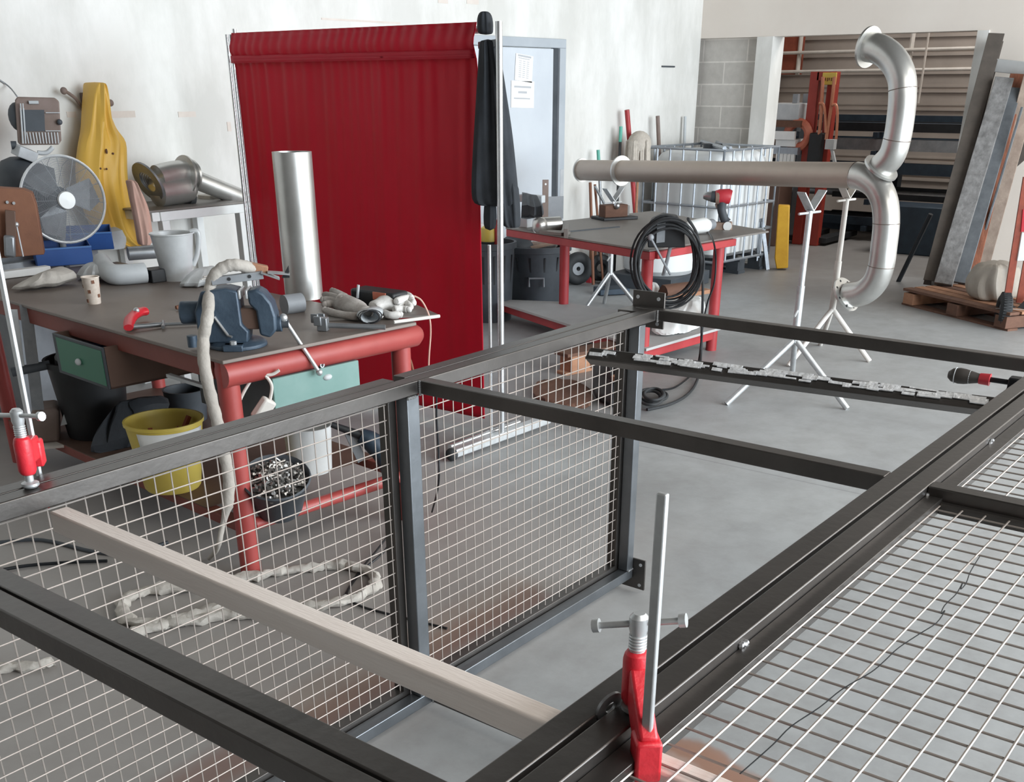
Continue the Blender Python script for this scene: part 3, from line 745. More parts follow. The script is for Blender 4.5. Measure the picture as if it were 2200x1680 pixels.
for (pts, lab) in (([(815, 708), (840, 722), (862, 742), (880, 770), (888, 800), (890, 830)], 'brown cable looped off the bench end by the steel tool'), ([(890, 636), (905, 645), (918, 668), (924, 690), (925, 720), (922, 760), (921, 790), (922, 830)], 'thin pinkish cable hanging off the bench end in front of the red curtain')):
    p0 = BP(.97, -.02, .8); tag(MB().tube(spl([VP(x, y, p0) for x, y in pts], 5), .005 if 'brown' in lab else .0035, 8).build('cable', 'rust' if 'brown' in lab else 'salmon'), lab, 'cable')
c = T(812, 683, .012); tag(MB().lathe([(0, 0), (.02, .001), (.024, .006), (.018, .008), (0, .008)], c, (0, 0, 1), 18).build('metal_disc', 'dirtwhite'), 'small pale disc in front of the gloves', 'disc')
# red clamp lying on the bench
t = thing('bar_clamp', 'red screw clamp lying on the bench top near the open drawer', 'clamp', T(300, 695))
q = MB(); q.tube(spl([T(276, 704, .02), T(280, 686, .03), T(296, 672, .035), T(314, 668, .035)], 4), [.018, .02, .021, .022, .023, .023, .023, .024, .024, .024, .024, .025, .022], 12, flat=.7); q.build('jaw', 'clampred', t)
q = MB(); q.ball(T(293, 667, .05), .012, 10, 7); q.build('swivel', 'zinc', t)
q = MB(); q.tube([T(285, 702, .018), T(350, 697, .012)], .009, 10); q.build('spindle', 'steelgrey', t)
q = MB(); q.tube([T(350, 697, .012), T(430, 694, .01)], .006, 10); q.tube([T(350, 691, .012), T(350, 703, .012)], .007, 10); q.build('bar', 'steelgrey', t)
c = T(203, 652); t = thing('paper_cup', 'patterned paper cup standing alone on the bench top', 'cup', c)
q = MB(); q.lathe([(.027, 0), (.028, .004), (.036, .108), (.0385, .111), (.038, .114), (.0345, .112), (.027, .006), (0, .006)], c, (0, 0, 1), 24); q.build('cup', 'cup', t)
q = MB()
for k in range(10):
    a = k * .63; z = .015 + (k * 7 % 5) * .02; r_ = .0285 + .0083 * z / .11
    q.box(c + V((math.cos(a) * r_, math.sin(a) * r_, z)), (.012, .002, .014), V((-math.sin(a), math.cos(a), .05)))
q.build('cup_pattern', 'rust', t)
c = T(402, 658, .012); tag(MB().tube([T(378, 661, .012), T(400, 657, .013), T(425, 653, .013)], [.008, .013, .012], 10).build('bolt', 'rust'), 'rusty bolt lying on the bench behind the vise', 'bolt')
c = T(415, 745, .01); tag(MB().tube([c, c + V((0, 0, .04))], .018, 12).build('stub_knob', 'viseblue'), 'small blue-grey knob on the bench edge beside the hose', 'knob')

# clutter along the back of the bench
def crumple(label, rows, depth, mt, nm, cat, fold=.012, seed=1, nf=3, noise=.0015, sub=1):
    q = MB(); q.body([(V(a), V(b)) for a, b in rows], depth, 12, fold, nf, seed); return tag(q.build(nm, mt, noise=noise, sub=sub, crump=max(.006, fold * .9), cfreq=16), label, cat)
back = V((.55, .84, 0))
def bin_(label, x0, y0, x1, y1, h, dp, mt):
    a, b = Z(x0, y0, TT + h), Z(x1, y1, TT + h); d = (b - a); d.z = 0; n = V((-d.y, d.x, 0)).normalized()
    if n.dot(V((1, 1, 0))) < 0: n = -n
    t = thing('storage_bin', label, 'storage bin', a - V((0, 0, h)), 'blue bins on the bench')
    dn = V((0, 0, -.085)); q = MB()
    q.prism([a, b, b + dn, a + dn], n * .006); q.prism([a + n * dp + V((0, 0, .03)), b + n * dp + V((0, 0, .03)), b + n * dp + dn, a + n * dp + dn], n * .006)
    q.prism([a, a + dn, a + n * dp + dn, a + n * dp + V((0, 0, .03))], d.normalized() * .006); q.prism([b, b + dn, b + n * dp + dn, b + n * dp + V((0, 0, .03))], d.normalized() * -.006)
    q.prism([a + dn, b + dn, b + n * dp + dn, a + n * dp + dn], (0, 0, .006)); q.build('tray', mt, t, bevel=.003)
    q = MB(); q.bar(a + V((0, 0, .002)), b + V((0, 0, .002)), .014, .008); q.build('rim', 'bluelite', t)
bin_('blue storage bin at the bench back, the lower one toward the camera', 74, 538, 196, 530, .095, .12, 'blue')
bin_('blue storage bin behind the lower one, tipped beside the fan', 128, 505, 240, 500, .135, .14, 'blue')
t = thing('pipe_elbow', 'dull grey pipe elbow lying on the bench before the blue bins', 'pipe elbow', T(245, 600))
q = MB(); pts = [T(218, 560, .08), T(224, 575, .06), T(240, 588, .05), T(265, 590, .047), T(312, 586, .047)]
q.tube(spl(pts, 4), [.04, .042, .044, .045, .046, .047, .047, .047, .047, .047, .047, .047, .047, .047, .047, .047, .047], 18); q.build('body', 'lightgrey', t)
d_ = (pts[-1] - pts[-2]).normalized(); q = MB().tube([pts[-1] - d_ * .001, pts[-1] + d_ * .002], .039, 18); q.build('bore', 'darkgrey', t)
crumple('crumpled clear plastic bag beside the grey elbow on the bench', [(T(160, 598, .0), T(235, 600, .0)), (T(165, 590, .03), T(232, 592, .04)), (T(175, 575, .06), T(225, 575, .07)), (T(190, 565, .08), T(215, 562, .09))], back * .12, 'plastic', 'plastic_bag', 'bag', .01, 4)
crumple('bundle of grey cloth-covered hose at the back corner of the bench', [(T(20, 628, .0), T(160, 608, .0)), (T(20, 615, .03), T(166, 600, .03)), (T(66, 598, .055), T(162, 585, .06)), (T(80, 582, .08), T(130, 575, .085))], back * .1, 'fabrichose', 'hose_bundle', 'hose', .018, 5, 4)
for k, (y, mt, lab) in enumerate(((582, 'white', 'white metal channel lying along the back of the bench'), (566, 'steelgrey', 'dark metal channel behind the white one on the bench'), (550, 'grey', 'thin grey strip farthest back along the bench'))):
    tag(MB().bar(T(-40, y + 14, .02), T(105 + 18 * k, y - 4 - k * 4, .02), .05, .035).build('metal_channel', mt, bevel=.004), lab, 'channel')
t = thing('white_bucket', 'white plastic bucket with spout, standing at the back of the bench', 'bucket', T(380, 598))
c = T(382, 600); q = MB(); q.lathe([(.075, .0), (.076, .05), (.078, .055), (.1, .21), (.106, .212), (.104, .218), (.096, .214), (.072, .06), (0, .06)], c, (0, 0, 1), 28); q.build('pail', 'plastic', t)
q = MB(); q.tube(spl([VP(408, 498, c), VP(422, 496, c), VP(427, 510, c), VP(424, 545, c), VP(415, 570, c)], 4), .012, 10); q.build('spout', 'plastic', t)
crumple('clear bag of parts at the back of the bench near the vise', [(T(385, 616, .0), T(470, 612, .0)), (T(385, 608, .02), T(475, 600, .03)), (T(400, 592, .05), T(478, 585, .05)), (T(420, 575, .07), T(465, 570, .07))], back * .1, 'plastic', 'plastic_bag', 'bag', .012, 9)
q = MB()
for k in range(6): q.bar(T(432 + k * 5, 600 - k * 5, .05), T(465 + k * 3, 592 - k * 5, .055), .006, .004)
tag(q.build('metal_comb', 'dirtwhite'), 'small white finned strip under the thick hose, behind the vise', 'strip')
q = MB().box(T(335, 590, .03), (.1, .1, .06), bu); tag(q.build('steel_box', 'black', bevel=.004), 'black open box between the elbow and the white bucket', 'box')
q = MB().tube([T(275, 545, .06), T(345, 540, .06)], .035, 16); tag(q.build('steel_sleeve', 'steelgrey'), 'short tube lying behind the white bucket', 'tube')
c = T(230, 525, .02); q = MB(); q.lathe([(.10, 0), (.12, .06), (.11, .1), (.06, .13), (0, .14)], c - V((0, 0, .02)), (0, 0, 1), 20); tag(q.build('plastic_dome', 'lightgrey', noise=.001), 'grey rounded cover behind the blue bins, under the raincoat', 'cover')
# rusty guard plate and small machine at the back corner
t = thing('rusty_box', 'rusty steel box with rounded corner at the back of the bench beside the fan', 'box', T(30, 600))
P0 = T(45, 600)
q = MB(); pr = [VP(-60, 560, P0), VP(95, 547, P0), VP(77, 440, P0), VP(68, 415, P0), VP(50, 407, P0), VP(-60, 400, P0)]
q.prism(pr, back * .1); q.build('shell', 'rust', t, bevel=.004)
q = MB()
for (x, y) in ((30, 436), (16, 434)): q.tube([VP(x, y, P0) - back * .004, VP(x, y, P0) - back * .012], .007, 8)
q.build('rivet', 'zinc', t)
P1 = T(25, 604)
t = thing('hand_tools', 'small steel press with ball-ended lever in front of the rusty box', 'press', P1)
MB().bar(VP(22, 552, P1), VP(20, 505, P1), .05, .05, back).build('body', 'steelgrey', t, bevel=.01)
MB().bar(VP(24, 510, P1), VP(22, 452, P1), .045, .02, back).build('plate', 'brownmetal', t, bevel=.003)
q = MB(); q.tube([VP(50, 551, P1), VP(36, 486, P1)], .004, 8); q.ball(VP(35, 482, P1), .012, 12, 8); q.build('lever', 'zinc', t)
# ================================================================ behind the bench: fan, heater, raincoat, wall table
FC = YP(130, 428, 5.35); rf = (YP(130, 335, 5.35) - FC).length
fn = (CAM - FC); fn.z = 0; fn = (fn.normalized() + V((.25, -.15, .02))).normalized()
fan = thing('fan', 'large pedestal fan with round wire guard, behind the bench', 'fan', (FC.x, FC.y, 0))
q = MB(); q.torus(FC + fn * .05, fn, rf, .007, 48, 8)
q.build('guard_ring', 'zinc', fan)
q = MB(); u_ = fn.orthogonal().normalized(); w_ = fn.cross(u_)
for k in range(9, 46):
    R_ = rf * k / 46; q.torus(FC + fn * (.05 + .045 * (1 - (k / 46) ** 2)), fn, R_, .0012, 40, 4)
for k in range(16):
    a = 2 * PI * k / 16; dr_ = u_ * math.cos(a) + w_ * math.sin(a)
    q.tube([FC + fn * (.05 + .045 * (1 - s_ * s_)) + dr_ * rf * s_ for s_ in (.16, .4, .6, .8, 1)], .0013, 4, False)
q.build('guard_mesh', 'grey', fan)
q = MB(); q.lathe([(0, .012), (.04, .009), (rf * .21, 0), (rf * .21, -.008)], FC + fn * .1, fn, 28); q.build('badge', 'whitecoat', fan)
for k in range(3):
    a = 2 * PI * k / 3 + .5; dr_ = u_ * math.cos(a) + w_ * math.sin(a); tr = (w_ * math.cos(a) - u_ * math.sin(a))
    q = MB(); q.prism([FC + dr_ * .04 - tr * .03, FC + dr_ * rf * .55 - tr * rf * .45 + fn * .02, FC + dr_ * rf * .88 - tr * rf * .3 + fn * .02, FC + dr_ * rf * .9 + tr * rf * .25 - fn * .02, FC + dr_ * .05 + tr * .04 - fn * .01], fn * -.004); q.build('blade', 'steelgrey', fan)
MB().tube([FC - fn * .03, FC - fn * .16], [.06, .055], 20).build('motor', 'darkgrey', fan)
q = MB()
for k in range(14):
    a = 2 * PI * k / 14; dr_ = u_ * math.cos(a) + w_ * math.sin(a)
    q.tube([FC + fn * .04 + dr_ * rf, FC - fn * .06 + dr_ * rf * .8, FC - fn * .08 + dr_ * .05], .0014, 4, False)
q.build('rear_guard', 'grey', fan)
fb_ = FC - fn * .1; MB().cyl((fb_.x, fb_.y, .03), (fb_.x, fb_.y, FC.z - .05), .016, 12).build('pole', 'grey', fan)
MB().lathe([(.14, 0), (.14, .015), (.03, .04)], (fb_.x, fb_.y, 0), (0, 0, 1), 24).build('base', 'darkgrey', fan)
# gas bottle with heater head, on a low cabinet
GY = 5.7; gc = YP(48, 395, GY); gb = YP(48, 440, GY).z - .2
tag(MB().b2(gc.x - .3, gc.x + .3, GY - .12, GY + .22, 0, gb).build('steel_cabinet', 'grey', bevel=.006), 'low grey cabinet against the wall, under the gas bottle', 'cabinet')
r_ = (YP(94, 395, GY) - YP(2, 395, GY)).length / 2
zt = YP(50, 336, GY).z
t = thing('gas_heater', 'dark gas bottle with a caged square heater head on top, against the wall', 'heater', (gc.x, GY, gb))
c = V((gc.x, GY, gb)); h_ = zt - gb
MB().lathe([(r_ * .9, .001), (r_, .02), (r_, h_ * .72), (r_ * .93, h_ * .86), (r_ * .7, h_ * .96), (r_ * .3, h_)], c, (0, 0, 1), 32).build('bottle', 'darkgrey', t)
P0 = V((gc.x, GY - .1, 0)); H = lambda x, y: VP(x, y, YP(80, 270, GY - .12))
q = MB(); q.bar(H(50, 340), H(56, 318), .1, .08, (0, 1, 0)); q.tube(spl([H(80, 328), H(100, 328), H(114, 316)], 4), .012, 8); q.build('bracket', 'lightgrey', t, bevel=.004)
pr = [H(32, 215), H(37, 208), H(118, 210), H(127, 218), H(132, 302), H(126, 311), H(44, 312), H(38, 306)]
nb = (H(80, 270) - CAM); nb.z = 0; nb.normalize()
MB().prism(pr, nb * .07).build('heater_head', 'brownw', t, bevel=.006)
MB().prism([H(44, 236), H(95, 236), H(97, 282), H(50, 282)], nb * -.006).build('burner_plate', 'darkgrey', t)
q = MB()
for k in range(13):
    x = 44 + k * 6.6; y0_ = 232 if k < 2 else 284
    q.tube([H(x, y0_) - nb * .02, H(x + 5 - k * .2, 308) - nb * .02], .003, 6)
for x in (44, 49): q.tube([H(x, 222) - nb * .02, H(x + 6, 308) - nb * .02], .003, 6)
q.tube([H(98, 242) - nb * .012, H(128, 242) - nb * .012], .0025, 6); q.tube([H(98, 281) - nb * .012, H(130, 281) - nb * .012], .0025, 6)
q.build('guard_grille', 'lightgrey', t)
q = MB(); q.tube([H(62, 220) - nb * .008, H(83, 220) - nb * .008], .008, 8); q.build('nameplate', 'lightgrey', t)
MB().ball(H(128, 262) - nb * .012, .014, 10, 7).build('knob', 'darkgrey', t)
MB().tube([H(24, 312), H(36, 312)], .02, 12).build('regulator', 'darkgrey', t)
MB().ball(H(40, 252) + nb * .06, (.05, .05, .07), 14, 9).build('reflector_back', 'darkgrey', t)
q = MB().tube(spl([H(36, 207) + nb * .05, YP(18, 185, WY - .03), YP(-20, 160, WY - .03), YP(-60, 140, WY - .02)], 4), .004, 6); tag(q.build('cable', 'grey'), 'thin grey cable running up the wall from the heater', 'cable')
# coat hook rail and raincoat
t = thing('coat_hook', 'ball-tipped metal coat hook on the painted wall, carrying the yellow raincoat', 'coat hook', YP(195, 240, WY))
K = lambda x, y, o_=.06: YP(x, y, WY - o_)
q = MB(); q.tube(spl([K(183, 270, .02), K(179, 240, .04), K(165, 215, .06), K(150, 202, .07), K(138, 195, .08)], 5), .009, 8); q.ball(K(137, 195, .08), .019, 12, 8); q.build('hook_arm', 'brownw', t)
q = MB(); q.tube(spl([K(222, 240, .03), K(230, 230, .06), K(237, 221, .08)], 5), .009, 8); q.ball(K(237, 221, .08), .019, 12, 8); q.build('hook_arm', 'brownw', t)
MB().b2(K(183, 200).x, K(225, 200).x, WY - .03, WY - .002, K(190, 235).z, K(190, 199).z).build('backplate', 'brownw', t, bevel=.003)
CY = WY - .16
rows = [(176, 197, 208), (182, 193, 214), (200, 189, 221), (225, 186, 227), (245, 184, 231), (262, 182, 238), (275, 181, 243), (290, 176, 256), (304, 172, 268), (330, 168, 269), (360, 165, 270), (385, 166, 271), (410, 170, 275), (440, 178, 281), (470, 188, 287), (495, 200, 292), (515, 225, 296), (530, 262, 300), (538, 285, 301)]
q = MB(); q.body([(YP(a, y, CY), YP(b, y, CY)) for y, a, b in rows], (0, .17, 0), 16, .016, 3, 11)
o = q.build('raincoat', 'yellow', sub=1, noise=.002); tag(o, 'yellow raincoat hanging on the wall hook behind the fan', 'raincoat')
q = MB()
for (x, y) in ((229, 325), (243, 330), (216, 362), (229, 363)): q.ball(YP(x, y, CY - .095), (.006, .006, .014 if x == 229 and y < 330 else .006), 8, 6)
q.build('fastener', 'wooddark', o)
rows = [(385, 274, 284), (400, 278, 294), (425, 280, 308), (450, 286, 318), (480, 292, 322), (510, 298, 325), (530, 300, 320)]
q = MB(); q.body([(YP(a, y, 5.44), YP(b, y, 5.44)) for y, a, b in rows], (0, .08, 0), 12, .01, 2, 5); tag(q.build('hanging_cloth', 'salmon', sub=1), 'salmon-coloured cloth hanging beside the yellow raincoat', 'cloth')
# white wall table
tz = YP(365, 449, 5.5).z; xa, xb = YP(318, 447, 5.5).x, YP(531, 432, 5.5).x
tab = thing('side_table', 'white steel-framed table against the wall, carrying flanged pipe fittings', 'table', ((xa + xb) / 2, 5.75, 0))
MB().b2(xa, xb, 5.5, 5.98, tz - .01, tz).build('top', 'benchgrey', tab, bevel=.002)
MB().b2(xa + .07, xb, 5.49, 5.53, tz - .06, tz - .011).build('apron', 'whitecoat', tab, bevel=.003)
MB().b2(xa + .02, xa + .07, 5.5, 5.97, tz - .06, tz - .011).build('side_apron', 'whitecoat', tab, bevel=.003); MB().b2(xb - .05, xb, 5.53, 5.97, tz - .06, tz - .011).build('side_apron', 'whitecoat', tab, bevel=.003)
for (x, y) in ((xa + .1, 5.51), (xb - .05, 5.51), (xa + .1, 5.94), (xb - .05, 5.94)): MB().b2(x - .025, x + .025, y - .02, y + .03, 0, tz - .06).build('leg', 'whitecoat', tab, bevel=.003)
# flanged steel fitting on it
Q = lambda x, y, d_=0.: YP(x, y, 5.68 + d_)
t = thing('pipe_fitting', 'shiny steel pipe fitting with three flanges, lying on the white wall table', 'pipe fitting', Q(370, 440))
ax = (Q(420, 372) - Q(330, 392)); axn = ax.normalized()
c0, c1 = Q(345, 408, .0), Q(405, 397, .0)
q = MB(); q.tube([Q(330, 415), Q(337, 412), Q(402, 402), Q(410, 398)], [.05, .085, .085, .06], 24); q.build('canister', 'inox', t)
q = MB(); q.tube(spl([Q(338, 382), Q(360, 376), Q(385, 372), Q(418, 374)], 4), .07, 20); q.build('pipe_body', 'inox', t)
q = MB(); q.ring(Q(318, 390), axn + V((0, 0, .35)), .115, .06, .012, 28); q.build('flange', 'steelgrey', t)
for k in range(5): MB().torus(Q(322 + k * 3, 394), axn + V((0, 0, .35)), .075 - k * .006, .006, 20, 6).build('spring_coil', 'zinc', t)
q = MB(); q.ring(Q(396, 378), axn + V((0, 0, -.25)), .115, .055, .012, 28); q.build('flange', 'inox', t)
q = MB(); q.ring(Q(413, 375), axn + V((0, 0, -.1)), .085, .05, .012, 28); q.build('flange', 'inox', t)
q = MB(); q.tube([Q(420, 386), Q(517, 425)], .055, 20); q.build('outlet_tube', 'inox', t)
q = MB(); q.tube([Q(516.5, 424.7), Q(518.5, 425.6)], .048, 20); q.build('bore', 'black', t)
q = MB(); q.tube([Q(402, 425), Q(412, 427)], .05, 18); tag(q.build('rubber_bung', 'rubber'), 'small black bung under the flanged fitting on the white table', 'bung')
q = MB().bar(Q(345, 446, .06), Q(420, 443, .06), .09, .012); tag(q.build('flat_plate', 'steelgrey', bevel=.002), 'flat plate under the flanged fitting on the white table', 'plate')
q = MB().box(Q(480, 425, .15), (.3, .12, .05)); tag(q.build('cardboard_tray', 'dirtwhite', bevel=.004), 'pale shallow tray behind the outlet tube on the white table', 'tray')

# ================================================================ under the bench
S = .226
def L_(x, y, h=0.): return Z(x, y, S + h)
c = L_(373, 1045); t = thing('yellow_bucket', 'yellow plastic bucket with white label, on the low shelf under the bench', 'bucket', c)
q = MB(); q.lathe([(.105, 0), (.112, .01), (.15, .27), (.156, .272), (.156, .285), (.148, .285), (.106, .02), (0, .02)], c, (0, 0, 1), 32); q.build('pail', 'yellowbin', t)
q = MB(); q.lathe([(.1385, .18), (.151, .262)], c, (0, 0, 1), 32)
q.f = [f_ for f_ in q.f if all((q.v[i] - c).dot(V((-.35, -.93, 0))) > .07 for i in f_)]; q.build('label', 'white', t, solid=.001)
q = MB()
for (a, b) in ((.0, .05), (.07, .1)): q.ball(c + V((-.05 + a, -.115 + a * .2, .2)), (.012, .004, .008), 8, 5)
q.build('print', 'ink', t)
q = MB()
rr = random.Random(3)
for k in range(16):
    a = rr.random() * 6; p = c + V((math.cos(a) * rr.random() * .1, math.sin(a) * rr.random() * .1, .15 + rr.random() * .04)); q.bar(p, p + V((rr.uniform(-.06, .06), rr.uniform(-.06, .06), rr.uniform(.01, .08))), .016, .016)
q.tube([c + V((0, 0, .13)), c + V((0, 0, .17))], .13, 20)
tag(q.build('scrap_pieces', 'rustred'), 'rusty scrap pieces heaped inside the yellow bucket', 'scrap', None, 'stuff')
# black waste bin, black bags
c = L_(212, 930); t = thing('waste_bin', 'black plastic bin under the open green drawer', 'bin', c)
MB().lathe([(.13, 0), (.135, .01), (.17, .33), (.185, .335), (.185, .36), (.172, .36), (.135, .03), (0, .03)], c, (0, 0, 1), 28).build('tub', 'black', t)
crumple('crumpled black bag stuffed in the black bin under the drawer', [(c + V((-.14, 0, .3)), c + V((.14, 0, .3))), (c + V((-.15, 0, .37)), c + V((.14, 0, .37))), (c + V((-.09, 0, .42)), c + V((.1, 0, .43)))], (0, .24, 0), 'black', 'waste_bag', 'bag', .02, 3)
crumple('black leather jacket piled on the low shelf behind the yellow bucket', [(L_(215, 975), L_(335, 945)), (L_(212, 955, .05), L_(345, 920, .06)), (L_(235, 920, .1), L_(350, 890, .12)), (L_(262, 880, .16), L_(345, 868, .17)), (L_(285, 855, .2), L_(325, 850, .2))], bu * .18, 'blackcloth', 'leather_jacket', 'jacket', .03, 8, 3, .004)
c = Z(405, 900, .25); MBc = MB().lathe([(.09, 0), (.1, .14), (.104, .15), (.095, .15), (.085, .01), (0, .01)], c, (0, 0, 1), 24); tag(MBc.build('paint_tin', 'darkgrey'), 'dark tin on the low shelf beside the hanging hose', 'tin')
c = L_(545, 905); tag(MB().lathe([(.07, 0), (.08, .11), (.084, .115), (.074, .115), (.068, .01), (0, .01)], c, (0, 0, 1), 24).build('small_pot', 'grey'), 'small grey pot on the low shelf behind the white socket block', 'pot')
# bucket of bolts, white bucket, grinder, on the near side of the shelf
c = Z(600, 1092, .235); t = thing('bolt_bucket', 'grey bucket full of nuts and bolts, behind the mesh under the bench', 'bucket', c)
tw = CAM - c; tw.z = 0; AX = (V((0, 0, 1)) + tw.normalized() * .42).normalized()
MB().lathe([(.085, .001), (.09, .01), (.125, .155), (.131, .16), (.126, .166), (.118, .155), (.085, .02), (0, .02)], c, AX, 30).build('tub', 'darkgrey', t)
q = MB(); rr = random.Random(5); u_ = AX.orthogonal().normalized(); w_ = AX.cross(u_)
for k in range(170):
    a = rr.random() * 6.28; r_ = .108 * math.sqrt(rr.random()); p = c + u_ * math.cos(a) * r_ + w_ * math.sin(a) * r_ + AX * (.142 + .05 * (1 - r_ / .108) + rr.uniform(-.008, .012)); d_ = V((rr.uniform(-1, 1), rr.uniform(-1, 1), rr.uniform(-.4, .4))).normalized()
    if k % 2: q.tube([p - d_ * .018, p + d_ * .012], .0045, 6); q.tube([p + d_ * .012, p + d_ * .02], .009, 6)
    else: q.ring(p, d_, .012, .006, .008, 6)
q.tube([c + AX * .1, c + AX * .14], .108, 20)
tag(q.build('nuts_and_bolts', 'bolts'), 'heap of steel nuts and bolts inside the grey bucket', 'bolts', None, 'stuff')
c = Z(668, 1010, .228); t = thing('white_bucket', 'glossy white bucket beside the bolt bucket, behind the mesh', 'bucket', c)
MB().lathe([(.085, 0), (.09, .006), (.1, .19), (.104, .2), (.098, .2), (.084, .01), (0, .01)], c, (0, 0, 1), 28).build('pail', 'white', t)
G0 = BP(.8, -.13, .45); G = lambda x, y: VP(x, y, G0)
t = thing('angle_grinder', 'blue-grey power tool hanging at the bench end, with its lead trailing', 'power tool', G(820, 1000))
q = MB(); q.tube(spl([G(775, 935), G(800, 950), G(822, 975), G(834, 1010), G(842, 1060), G(848, 1090)], 4), [.03, .032, .036, .04, .042, .044, .044, .043, .042, .04, .038, .034, .03, .028, .026, .024, .022, .02, .018, .016, .014], 14); q.build('body', 'rackblue', t)
q = MB(); q.tube([G(712, 912), G(775, 935)], [.012, .018], 12); q.build('side_handle', 'black', t)
q = MB(); q.prism([G(735, 920), G(765, 930), G(785, 985), G(770, 995)], bv * .004); q.build('guard', 'grey', t)
q = MB(); q.tube(spl([G(848, 1088), G(854, 1110), G(850, 1140), Z(825, 1185, .03), Z(780, 1225, .006), Z(745, 1275, .006), Z(770, 1300, .006), Z(830, 1318, .006), Z(900, 1335, .006), Z(960, 1350, .006)], 5), .0045, 8); q.build('lead', 'black', t)
tag(MB().tube(spl([G(846, 1092), G(850, 1125), Z(815, 1175, .02), Z(770, 1230, .006), Z(738, 1285, .006), Z(730, 1300, .006)], 5), .004, 8).build('cable', 'black'), 'second black cable dropping beside the power tool lead to the floor', 'cable')
tag(MB().tube(spl([VP(938, 850, (3.2, 2.6, .5)), VP(938, 900, (3.2, 2.6, .5)), VP(942, 970, (3.2, 2.6, .4)), VP(942, 1040, (3.2, 2.6, .2)), Z(928, 1100, .01)], 5), .004, 8).build('cable', 'barblack'), 'thin black cable hanging behind the far mesh bay', 'cable')
# far end: strips, machine foot
def F_(x, y, P=(2.45, 4.55, .5)): return VP(x, y, P)
for (a, b, w_, mt, lab) in (((55, 655), (82, 880), .05, 'steelgrey', 'steel strip leaning under the bench, the wider one'), ((28, 665), (45, 800), .035, 'lightgrey', 'pale steel strip leaning under the bench by the leg'), ((60, 690), (70, 790), .02, 'steelgrey', 'narrow dark strip leaning between the two others')):
    A_, B_ = F_(*a), F_(*b); tag(MB().bar(A_, B_, w_, .012, back).build('metal_strip', mt), lab, 'strip')
tag(MB().cyl(F_(25, 800), F_(108, 783), .02, 12).build('cross_pipe', 'darkgrey'), 'dark pipe lying across the leaning strips under the bench', 'pipe')
c = Z(100, 955, .1); t = thing('machine_casting', 'grey rounded machine casting on a pale board, under the bench', 'machine', c)
q = MB(); q.prism([F_(70, 955), F_(128, 950), F_(126, 885), F_(118, 876), F_(78, 880), F_(66, 890)], back * .16); q.build('casting', 'brownw', t, bevel=.012)
MB().bar(F_(85, 956) , F_(168, 948), .12, .012, (0, 0, 1)).build('board', 'dirtwhite', t)
MB().prism([F_(130, 915), F_(142, 872), F_(157, 908)], back * .01).build('cone', 'lightgrey', t)
# crumpled cloth-covered hose and leads on the floor
def floorhose(label, pts, r, mt='floorhose', seed=2):
    rr = random.Random(seed); P_ = spl([Z(x, y, r * .8) for x, y in pts], 6)
    tag(MB().tube(P_, [r * (1 + .22 * math.sin(i * 1.7) * rr.random()) for i in range(len(P_))], 12, flat=.75).build('covered_hose', mt, noise=.003, crump=.009, cfreq=22), label, 'hose')
floorhose('crumpled pale hose looped on the floor, nearest the camera', [(560, 1236), (480, 1248), (400, 1262), (320, 1268), (275, 1285), (262, 1310), (285, 1335), (340, 1338), (400, 1328), (470, 1305), (520, 1288), (580, 1300), (650, 1325), (720, 1345)], .024)
floorhose('second strand of crumpled pale hose on the floor, in front of the loop', [(230, 1385), (300, 1356), (350, 1342), (420, 1332), (480, 1322), (540, 1318), (600, 1322), (660, 1338)], .022, 'floorhose', 7)
floorhose('crumpled pale hose coiled on the floor below the bench end', [(470, 1245), (540, 1240), (600, 1228), (660, 1220), (710, 1212), (760, 1218), (800, 1232), (806, 1255), (780, 1275), (745, 1288), (690, 1300), (640, 1298)], .022, 'floorhose', 9)
tag(MB().tube(spl([Z(0, 1165, .01), Z(90, 1160, .01), Z(200, 1185, .01), Z(280, 1190, .01), Z(330, 1175, .01), Z(360, 1165, .01)], 5), .008, 8).build('cable', 'darkgrey'), 'dark cable lying on the floor under the bench long side', 'cable')
tag(MB().tube(spl([Z(0, 1225, .01), Z(60, 1215, .01), Z(150, 1208, .01), Z(230, 1205, .01)], 5), .007, 8).build('cable', 'barblack'), 'dark cable on the floor nearer the camera than the other one', 'cable')
floorhose('pale hose end on the floor at the very near corner of the mesh', [(-20, 1440), (30, 1432), (80, 1430), (115, 1420)], .02, 'floorhose', 4)
# ================================================================ red welding curtain on its stand
SX = 4.32
ctop, cbot = 1.965, .08
yr, yl = XP(1035, 60, SX).y, XP(507, 66, SX).y
cur = thing('welding_curtain_stand', 'welding screen with red curtain on a chromed tube stand, behind the workbench', 'welding screen', (SX, (yr + yl) / 2, 0))
def cf(u, v):
    y = yl + (yr - yl) * u - .012 * math.sin(u * PI) ; z = ctop - (ctop - cbot) * v
    if v < .05: z = ctop - .005 - (ctop - cbot) * v
    a = .0035 * math.sin(u * 83 + 4 * math.sin(u * 7) + 1.2 * v) * min(1, v * 6) * math.exp(-1.6 * v) + .0025 * math.sin(u * 171 + 6 * v + 3 * math.sin(u * 11)) * math.exp(-2.5 * v) + .010 * math.sin(u * 6 + 1.5 * v) * v + .002 * math.sin(u * 37 + 2 * v)
    r_ = .03 * math.exp(-((v - .045) / .03) ** 2)
    return V((SX - .03 - r_ + a, y, z))
MB().grid(cf, 220, 60).build('curtain', 'curtain', cur, solid=.003)
q = MB(); q.grid(lambda u, v: V((SX - .055 - .002 * math.sin(u * 40), yl + (yr - yl) * u, 1.815 + .045 * math.cos(v * PI * 2) * .3 + .02 * (1 - v))), 60, 4)
q.build('hem_fold', 'curtain', cur, solid=.004)
MB().tube([(SX, yl + .03, 1.93), (SX, yr - .06, 1.93)], .016, 12).build('top_bar', 'zinc', cur)
pr_, pl_ = YP(1066, 70, 3.39), YP(500, 90, 5.27)
